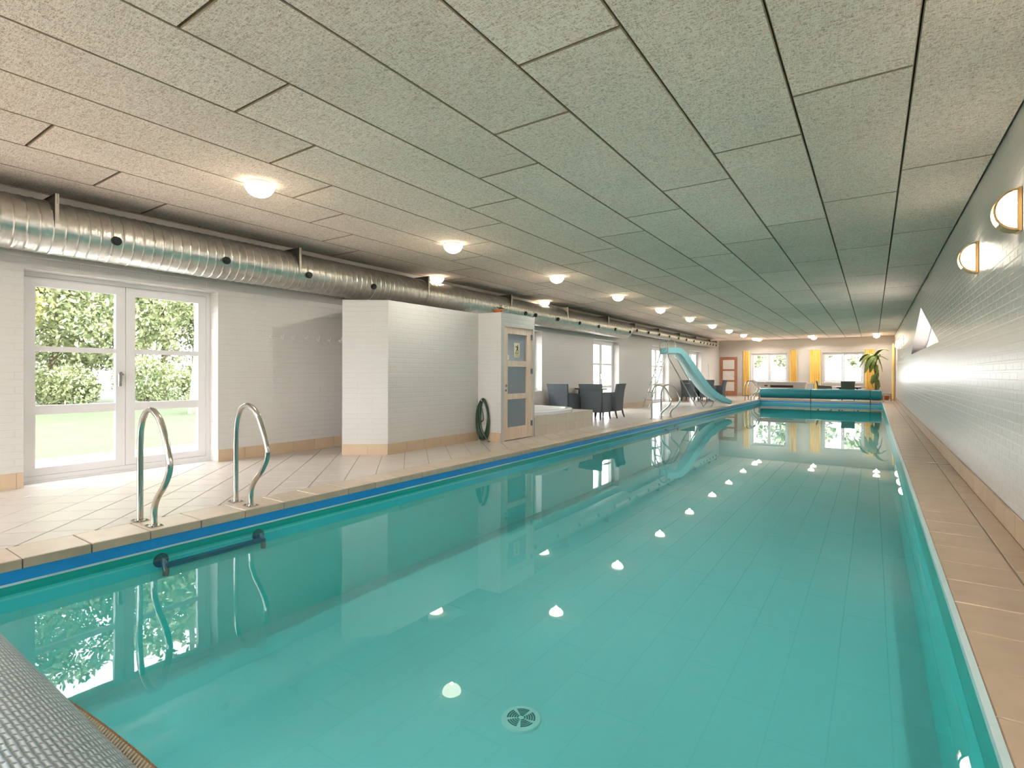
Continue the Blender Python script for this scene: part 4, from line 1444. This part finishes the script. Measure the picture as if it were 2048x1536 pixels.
for k in range(6):
    f = (k + 1) / 7
    q = MB(); q.box(0.60 * f - 0.035, 0.60 * f + 0.035, -0.2, 0.2, 1.70 * f - 0.012, 1.70 * f + 0.012); q.build_local('rung', 'steel', sl)
q = MB(); q.tube([(1.45, -0.22, 0.77), (1.45, 0.22, 0.77)], 0.012, 8); q.build_local('cross_brace', 'steel', sl)

# pole leaning behind the far chairs
q = MB(); q.tube([(-6.25, 25.5, 0.0), (-6.43, 25.9, 1.55)], 0.014, 10)
pp = thing('pool_pole', (-6.25, 25.5, 0), 'thin white pool net pole leaning on the left wall', 'pole')
q.build('shaft', 'white_paint', pp, True)
bxp('grip', 'black_plastic', pp, -6.27, -6.23, 25.48, 25.53, 0.0, 0.05)

# ------------------------------------------------------------------ end wall furniture
def curtain(name, x0, x1, y, z0, z1, label, axis='x', folds=5, amp=0.035):
    t = thing(name, ((x0 + x1) / 2 if axis == 'x' else y, y if axis == 'x' else (x0 + x1) / 2, z0), label, 'curtain', 'yellow curtains')
    n_ = folds * 10
    q = MB()
    zs = [z0, z0 + 0.05, (z0 + z1) / 2, z1 - 0.12, z1]
    for side in (0, 1):
        for z in zs:
            for i in range(n_ + 1):
                u = x0 + (x1 - x0) * i / n_
                k_ = 0.55 if z == z1 else (0.75 if z == z1 - 0.12 else 1.0)
                d = amp * k_ * math.sin(2 * PI * folds * i / n_ + 0.6 * z) + side * 0.006
                q.v.append((u, y - 0.055 + d, z) if axis == 'x' else (y + d, u, z))
    R_ = n_ + 1; NZ = len(zs)
    for side in (0, 1):
        b = side * R_ * NZ
        for j in range(NZ - 1):
            for i in range(n_):
                f_ = (b + j * R_ + i, b + j * R_ + i + 1, b + (j + 1) * R_ + i + 1, b + (j + 1) * R_ + i)
                q.f.append(f_ if side else f_[::-1])
    b = R_ * NZ
    for j in range(NZ - 1):
        for i in (0, n_):
            q.f.append((j * R_ + i, (j + 1) * R_ + i, b + (j + 1) * R_ + i, b + j * R_ + i))
    q.build('cloth', 'curtain', t, True)
    q = MB()
    if axis == 'x': q.cyl((x0 - 0.05, y - 0.055, z1 + 0.012), (x1 + 0.05, y - 0.055, z1 + 0.012), 0.011)
    else: q.cyl((y, x0 - 0.05, z1 + 0.012), (y, x1 + 0.05, z1 + 0.012), 0.011)
    q.build('curtain_rail', 'white_paint', t)
    return t
curtain('yellow_curtain', -5.33, -5.03, YF - 0.01, 0.04, 2.23, 'yellow curtain nearest the brown wooden door')
curtain('yellow_curtain', -3.26, -2.96, YF - 0.01, 0.04, 2.235, 'yellow curtain right of the left end window')
curtain('yellow_curtain', -2.43, -1.99, YF - 0.01, 0.04, 2.22, 'wide yellow curtain left of the right end window')
curtain('yellow_curtain', -0.28, 0.05, YF - 0.01, 0.04, 2.19, 'yellow curtain behind the palm')
curtain('yellow_curtain', 26.9, 27.75, XR - 0.07, 0.04, 2.36, 'yellow curtain hanging along the right wall by the corner', axis='y', folds=7, amp=0.03)

ct = thing('low_counter', (-3.4, 26.4, 0), 'low pale counter with dark open recesses in front of the left end window', 'counter')
q = MB(); q.prism([(x, 26.3, z) for x, z in ((-4.25, 0.0), (-2.52, 0.0), (-2.42, 0.70), (-4.38, 0.70))], (0, 0.55, 0)); q.build('body', 'counter_body', ct)
bxp('top', 'counter_top', ct, -4.43, -2.37, 26.26, 26.88, 0.70, 0.745)
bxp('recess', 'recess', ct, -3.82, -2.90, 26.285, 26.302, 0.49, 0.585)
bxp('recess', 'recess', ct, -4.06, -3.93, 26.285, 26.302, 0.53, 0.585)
q = MB(); q.box(-2.30, -2.12, 26.4, 26.6, 0.0, 0.66); q.box(-2.33, -2.09, 26.37, 26.63, 0.66, 0.69)
tag(q.build('side_stand', 'white_paint'), 'small white stand at the right end of the low counter', 'stand')

# palm
pm = thing('potted_palm', (0.10, 26.6, 0), 'tall palm with long drooping leaves in the far right corner', 'palm')
q = MB(); q.lathe([(0.0, 0.0), (0.15, 0.0), (0.19, 0.30), (0.18, 0.31), (0.0, 0.28)], 24, (0.10, 26.6, 0)); q.build('pot', 'terracotta', pm, True)
q = MB(); q.tube(catmull([(0.10, 26.6, 0.25), (0.12, 26.62, 0.8), (0.09, 26.58, 1.4), (0.06, 26.6, 1.9)], 6), [0.06 - 0.0012 * i for i in range(19)], 12); q.build('trunk', 'palm_trunk', pm, True)
def palm_leaf(pts, w_):
    w_ *= 1.45
    c_ = catmull(pts, 6)
    q = MB(); n_ = len(c_)
    for i, p in enumerate(c_):
        t_ = (c_[min(i + 1, n_ - 1)] - c_[max(i - 1, 0)]).normalized()
        side = t_.cross(Vector((0, 0, 1)))
        if side.length < 0.05: side = Vector((0.8, 0.6, 0))
        side.normalize()
        up = side.cross(t_).normalized()
        f = i / (n_ - 1)
        ww = w_ * (math.sin(PI * min(1, f * 0.93 + 0.07)) ** 0.6) + 0.004
        jag = 0.82 + 0.18 * (i % 2)
        for s_, dz_ in ((-1, -0.25), (0, 0.0), (1, -0.25)):
            q.v.append(tuple(p + side * (s_ * ww * jag) + up * (dz_ * ww)))
        for s_, dz_ in ((-1, -0.25), (0, 0.0), (1, -0.25)):
            q.v.append(tuple(p + side * (s_ * ww * jag) + up * (dz_ * ww - 0.006)))
    for i in range(n_ - 1):
        a = i * 6; b = (i + 1) * 6
        q.f += [(a, a + 1, b + 1, b), (a + 1, a + 2, b + 2, b + 1), (a + 4, a + 3, b + 3, b + 4), (a + 5, a + 4, b + 4, b + 5), (a, b, b + 3, a + 3), (a + 2, a + 5, b + 5, b + 2)]
    q.build('palm_leaf', 'palm_leaf', pm)
hp = (0.06, 26.6, 1.86)
for pts, w_ in (([hp, (0.22, 26.45, 2.08), (0.40, 26.35, 2.12), (0.56, 26.3, 2.03)], 0.075),
                ([hp, (0.20, 26.5, 1.88), (0.36, 26.4, 1.80), (0.54, 26.3, 1.66)], 0.075),
                ([hp, (-0.12, 26.5, 1.88), (-0.33, 26.35, 1.70), (-0.46, 26.3, 1.36)], 0.10),
                ([hp, (-0.05, 26.4, 1.80), (-0.18, 26.2, 1.55), (-0.28, 26.1, 1.12)], 0.10),
                ([hp, (0.20, 26.7, 1.78), (0.29, 26.7, 1.5), (0.34, 26.7, 1.18)], 0.08),
                ([hp, (0.02, 26.35, 1.75), (-0.06, 26.2, 1.45), (-0.10, 26.15, 1.15)], 0.09),
                ([hp, (0.15, 26.85, 1.95), (0.10, 27.0, 1.8), (0.02, 27.1, 1.4)], 0.09),
                ([hp, (-0.15, 26.75, 1.95), (-0.35, 26.9, 1.85), (-0.5, 27.0, 1.6)], 0.08),
                ([(0.09, 26.58, 1.3), (0.14, 26.45, 1.25), (0.18, 26.4, 1.0), (0.20, 26.4, 0.72)], 0.07),
                ([(0.09, 26.58, 1.1), (0.02, 26.45, 1.0), (0.0, 26.4, 0.75), (0.03, 26.4, 0.5)], 0.07),
                ([(0.10, 26.58, 0.9), (0.16, 26.45, 0.85), (0.19, 26.4, 0.65), (0.18, 26.4, 0.42)], 0.06),
                ([(0.08, 26.58, 1.5), (0.10, 26.42, 1.45), (0.13, 26.35, 1.2), (0.12, 26.35, 0.95)], 0.07)):
    palm_leaf(pts, w_)
# basket and towel rail in the far right corner
bk = thing('wicker_basket', (0.42, 27.3, 0), 'small brown wicker basket on the floor right of the cover roll', 'basket')
q = MB(); q.lathe([(0.0, 0.0), (0.13, 0.0), (0.17, 0.17), (0.16, 0.175), (0.12, 0.02), (0.0, 0.02)], 24, (0.42, 27.3, 0)); q.build('bowl', 'basket', bk, True)
q = MB(); q.tube([(0.42 + 0.17 * math.cos(a), 27.3 + 0.17 * math.sin(a), 0.175) for a in [2 * PI * k / 24 for k in range(24)]], 0.012, 8, closed=True); q.build('rim', 'basket', bk, True)
br = thing('low_rail', (0.46, 26.0, 0), 'low dark metal rail in the corner right of the cover roll', 'rail')
q = MB(); q.cyl((0.33, 26.0, 0.29), (0.61, 26.0, 0.29), 0.012); q.build('bar', 'steel_dark', br)
for x in (0.34, 0.60):
    q = MB(); q.cyl((x, 26.0, 0.0), (x, 26.0, 0.29), 0.011); q.build('post', 'steel_dark', br)

# ------------------------------------------------------------------ hooks, hose, plant
hk = None
for k, y in enumerate((3.916, 4.08, 4.239, 4.445, 4.628, 4.811, 5.0)):
    if y > 4.44: pass
    nm = ('first', 'second', 'third', 'fourth', 'fifth', 'sixth', 'seventh')[k]
    if hk is None:
        t = thing('coat_hook', (XL, y, 1.54))
        q = MB(); q.lathe([(0.0, 0.006), (0.016, 0.005), (0.018, 0.0)], 16, (XL, y, 1.54), 'X'); q.build('rose', 'white_paint', t)
        q = MB(); q.tube(catmull([(XL, y, 1.545), (XL + 0.03, y, 1.54), (XL + 0.045, y, 1.56), (XL + 0.05, y, 1.585)], 4), 0.006, 8)
        q.tube(catmull([(XL, y, 1.535), (XL + 0.02, y, 1.515), (XL + 0.035, y, 1.51), (XL + 0.04, y, 1.53)], 4), 0.005, 8)
        q.build('prong', 'white_paint', t, True)
        hk = t; hy0 = y; o = t
    else:
        o = copy_tree(hk); o.location = (XL, y, 1.54)
    tag(o, '%s small coat hook from the lawn doors on the left wall' % nm, 'coat hook', 'coat hooks on the left wall')

# garden hose hung on the cubicle's return face
HX, HY, HZ = -5.07, 6.64, 0.64
hkk = thing('hose_hook', (HX, HY, HZ), 'small white hook holding the coiled green hose', 'hook')
bxp('plate', 'white_paint', hkk, HX - 0.02, HX + 0.02, 6.672, 6.680, HZ - 0.04, HZ + 0.03)
q = MB(); q.tube(catmull([(HX, 6.676, HZ), (HX, 6.60, HZ - 0.01), (HX, 6.58, HZ + 0.02)], 4), 0.008, 8); q.build('prong', 'white_paint', hkk, True)
hs = thing('garden_hose', (HX, HY, 0), 'coiled dark green garden hose hanging on the cubicle by its door', 'hose')
random.seed(11)
for k in range(9):
    hw = 0.085 + 0.010 * (k % 4) + random.uniform(-0.008, 0.008)
    bot = 0.02 + 0.030 * (k % 3) + random.uniform(0, 0.02)
    top = HZ + 0.015 + 0.008 * (k % 3)
    yy = 6.655 - 0.013 * (k % 4) - 0.006
    tilt = random.uniform(-0.02, 0.035)
    pts = []
    for i in range(40):
        a = 2 * PI * i / 40
        c_, s_ = math.cos(a), math.sin(a)
        z = (top + bot) / 2 + (top - bot) / 2 * (abs(s_) ** 0.8) * (1 if s_ > 0 else -1)
        wv = 0.25 + 0.75 * (1 - max(0.0, (z - bot) / (top - bot)) ** 3.5)
        x = HX + hw * c_ * (0.6 + 0.4 * wv) + tilt * (1 - (z - bot) / (top - bot)) + 0.006 * math.sin(3 * a + k)
        pts.append((x, yy + 0.004 * math.sin(2 * a + k), z))
    q = MB(); q.tube(pts, 0.0105, 8, closed=True)
    q.build('hose_loop', 'hose_pale' if k == 4 else 'hose_green', hs, True)
q = MB(); q.tube(catmull([(HX + 0.02, 6.58, 0.52), (HX + 0.05, 6.575, 0.35), (HX - 0.01, 6.575, 0.28), (HX + 0.06, 6.58, 0.12), (HX + 0.13, 6.585, 0.02), (HX + 0.16, 6.60, 0.013)], 6), 0.0105, 8); q.build('hose_end', 'hose_green', hs, True)

pp = thing('potted_plant', (-4.99, 6.93, CH), 'small plant in an orange pot on top of the cubicle', 'plant')
q = MB(); q.lathe([(0.0, 0.0), (0.06, 0.0), (0.085, 0.05), (0.078, 0.075), (0.0, 0.065)], 20, (-4.99, 6.93, CH)); q.build('pot', 'terracotta', pp, True)
random.seed(3)
q = MB()
for k in range(60):
    a = random.uniform(0, 2 * PI); r_ = random.uniform(0.02, 0.13); z = CH + 0.07 + random.uniform(-0.03, 0.06)
    p = Vector((-4.97 + r_ * math.cos(a), 6.93 + r_ * math.sin(a), z))
    d = Vector((math.cos(a), math.sin(a), random.uniform(-0.4, 0.6))).normalized() * 0.03
    s_ = Vector((-math.sin(a), math.cos(a), 0)) * 0.011
    q.add([p - d, p + s_, p + d, p - s_], [(0, 1, 2, 3)])
q.build('leaves', 'herb', pp)

# ------------------------------------------------------------------ garden
gd = struct('ground_lawn', 'sunlit green lawn outside the french doors', 'lawn')
q = MB(); q.box(-70, XL - T - 2.1, -40, 70, -0.25, -0.07); q.box(-70, 60, YF + T + 1.5, 90, -0.25, -0.09); q.box(XR + T + 12, 60, -40, 90, -0.25, -0.1); q.box(-10, 8, -40, YN - T - 3, -0.25, -0.09); q.build('grass', 'lawn', gd)
q = MB(); q.box(XL - T - 2.1, XL - T, -12, 34, -0.25, -0.06); q.box(XL - T, XR + T, YN - T - 3, YN - T, -0.25, -0.06); q.box(XR + T, XR + T + 12, -12, 34, -0.25, -0.07)  # near and right strips are unseen, added pale to bounce light indoors
tag(q.build('terrace', 'concrete'), 'pale concrete terrace strip outside the french doors, with unseen bright ground added for bounce light', 'terrace', kind='structure')

def leaf_cloud(seed, blobs, count, size):
    rnd = random.Random(seed)
    q = MB()
    tot = sum(b[3] ** 2 * b[4] for b in blobs)
    for (bx, by, bz, rx, rz) in blobs:
        for _ in range(int(count * rx ** 2 * rz / tot)):
            a = rnd.uniform(0, 2 * PI); cz_ = rnd.uniform(-1, 1); s_ = math.sqrt(1 - cz_ * cz_)
            k_ = rnd.uniform(0.55, 1.0) ** 0.5 + rnd.uniform(-0.05, 0.12)
            p = Vector((bx + rx * k_ * s_ * math.cos(a), by + rx * k_ * s_ * math.sin(a), bz + rz * k_ * cz_))
            if p.z < 0.0: continue
            u_ = Vector((rnd.uniform(-1, 1), rnd.uniform(-1, 1), rnd.uniform(-1, 1))).normalized()
            v_ = u_.orthogonal().normalized()
            sz = size * rnd.uniform(0.6, 1.3)
            q.add([p - u_ * sz, p + v_ * sz * 0.45, p + u_ * sz, p - v_ * sz * 0.45], [(0, 1, 2, 3)])
    return q

def tree(x, y, h, r, mm, label, seed, bark='bark', low=0.25, count=3200, size=0.15, trunk=0.14, group='garden trees'):
    rnd = random.Random(seed)
    t = thing('garden_tree', (x, y, -0.08), label, 'tree', group)
    q = MB(); q.tube(catmull([(x, y, -0.1), (x + 0.1, y + 0.1, h * 0.3), (x - 0.1, y, h * 0.6), (x, y, h * 0.9)], 4), [trunk * (1 - 0.05 * i) for i in range(13)], 10); q.build('trunk', bark, t, True)
    for k in range(4):
        a = rnd.uniform(0, 2 * PI); zb_ = h * rnd.uniform(0.3, 0.6)
        q = MB(); q.tube([(x, y, zb_), (x + math.cos(a) * r * 0.4, y + math.sin(a) * r * 0.4, zb_ + h * 0.12), (x + math.cos(a) * r * 0.75, y + math.sin(a) * r * 0.75, zb_ + h * 0.2)], [trunk * 0.5, trunk * 0.35, trunk * 0.15], 8); q.build('branch', bark, t, True)
    blobs = []
    for k in range(9):
        a = rnd.uniform(0, 2 * PI); d = rnd.uniform(0.1, 0.65) * r
        blobs.append((x + d * math.cos(a), y + d * math.sin(a), h * rnd.uniform(low, 0.92), r * rnd.uniform(0.4, 0.6), h * rnd.uniform(0.10, 0.18)))
    leaf_cloud(seed, blobs, count, size).build('foliage', mm, t)
    return t
tr = [(-23.0, 3.2, 8.5, 2.6, 'foliage_yellow', 'yellow-green tree beyond the lawn, left pane of the near doors'),
      (-24.5, 6.4, 10.0, 2.9, 'foliage_mid', 'tall mid-green tree in the centre of the view through the near doors'),
      (-23.5, 9.6, 9.0, 2.8, 'foliage_mid', 'green tree beyond the lawn, right pane of the near doors'),
      (-27.5, 12.6, 10.5, 3.0, 'foliage_dark', 'dark tree at the right side of the tree belt beyond the lawn'),
      (-27.5, 2.0, 10.0, 3.0, 'foliage_dark', 'dark tree behind the yellow-green tree at the lawn edge'),
      (-29.0, 8.2, 11.0, 3.2, 'foliage_dark', 'tallest dark tree at the back of the tree belt'),
      (-30.0, 16.5, 10.5, 3.2, 'foliage_mid', 'green tree at the far right end of the tree belt'),
      (-24.0, -1.0, 9.0, 2.8, 'foliage_mid', 'green tree at the far left end of the tree belt')]
for i, (x, y, h, r, mm, l) in enumerate(tr):
    tree(x, y, h, r, mm, l, 20 + i, low=0.16, count=12000, size=0.10)
tree(-15.8, 7.25, 7.5, 1.7, 'foliage_mid', 'slender pale-barked birch close to the near doors', 60, bark='birch_bark', low=0.5, count=1800, size=0.11, trunk=0.13)
bs = [(-21.6, 4.3, 1.3, 1.5, 'foliage_dark'), (-21.8, 6.0, 1.1, 1.2, 'foliage_mid'), (-21.2, 8.2, 1.4, 1.5, 'foliage_mid'), (-22.4, 10.6, 1.4, 1.5, 'foliage_dark'), (-22.0, 2.2, 1.3, 1.4, 'foliage_mid'), (-22.5, 13.2, 1.4, 1.6, 'foliage_dark'), (-16.3, 7.9, 0.55, 0.45, 'foliage_dark')]
bl_ = ['dark rounded bush at the lawn edge, left pane of the near doors', 'small green bush at the lawn edge beside the door meeting stile', 'green bush at the lawn edge, right pane of the near doors',
       'dark bush right of the others along the lawn edge', 'green bush at the left end of the lawn edge', 'dark bush at the right end of the lawn edge', 'small low shrub on the lawn in the right pane']
for i, ((x, y, r, h, mm), l) in enumerate(zip(bs, bl_)):
    t = thing('garden_bush', (x, y, -0.08), l, 'bush', 'garden bushes')
    rnd = random.Random(i)
    blobs = [(x + rnd.uniform(-0.5, 0.5) * r, y + rnd.uniform(-0.5, 0.5) * r, h * rnd.uniform(0.35, 0.75), r * 0.6, h * 0.45) for _ in range(5)]
    leaf_cloud(90 + i, blobs, 4500 if r > 1 else 1200, 0.07 if r > 1 else 0.045).build('foliage', mm, t)
    for k in range(5):
        a = rnd.uniform(0, 2 * PI)
        q = MB(); q.tube([(x, y, -0.1), (x + 0.3 * r * math.cos(a), y + 0.3 * r * math.sin(a), h * 0.5)], [0.03, 0.012], 6); q.build('stem', 'bark', t)
for i, (x, y, h, r) in enumerate(((-5.5, 52, 7, 3.5), (1.5, 50, 6, 3.5), (-12, 55, 8, 4), (7.5, 54, 7, 4))):
    tree(x, y, h, r, 'foliage_mid', ('tree seen through the right leaf of the left end window', 'tree seen through the right end window', 'tree beyond the end wall, left of the left window', 'tree beyond the end wall, behind the palm corner')[i], 200 + i, low=0.2, count=2500, size=0.25, group='trees beyond the end windows')
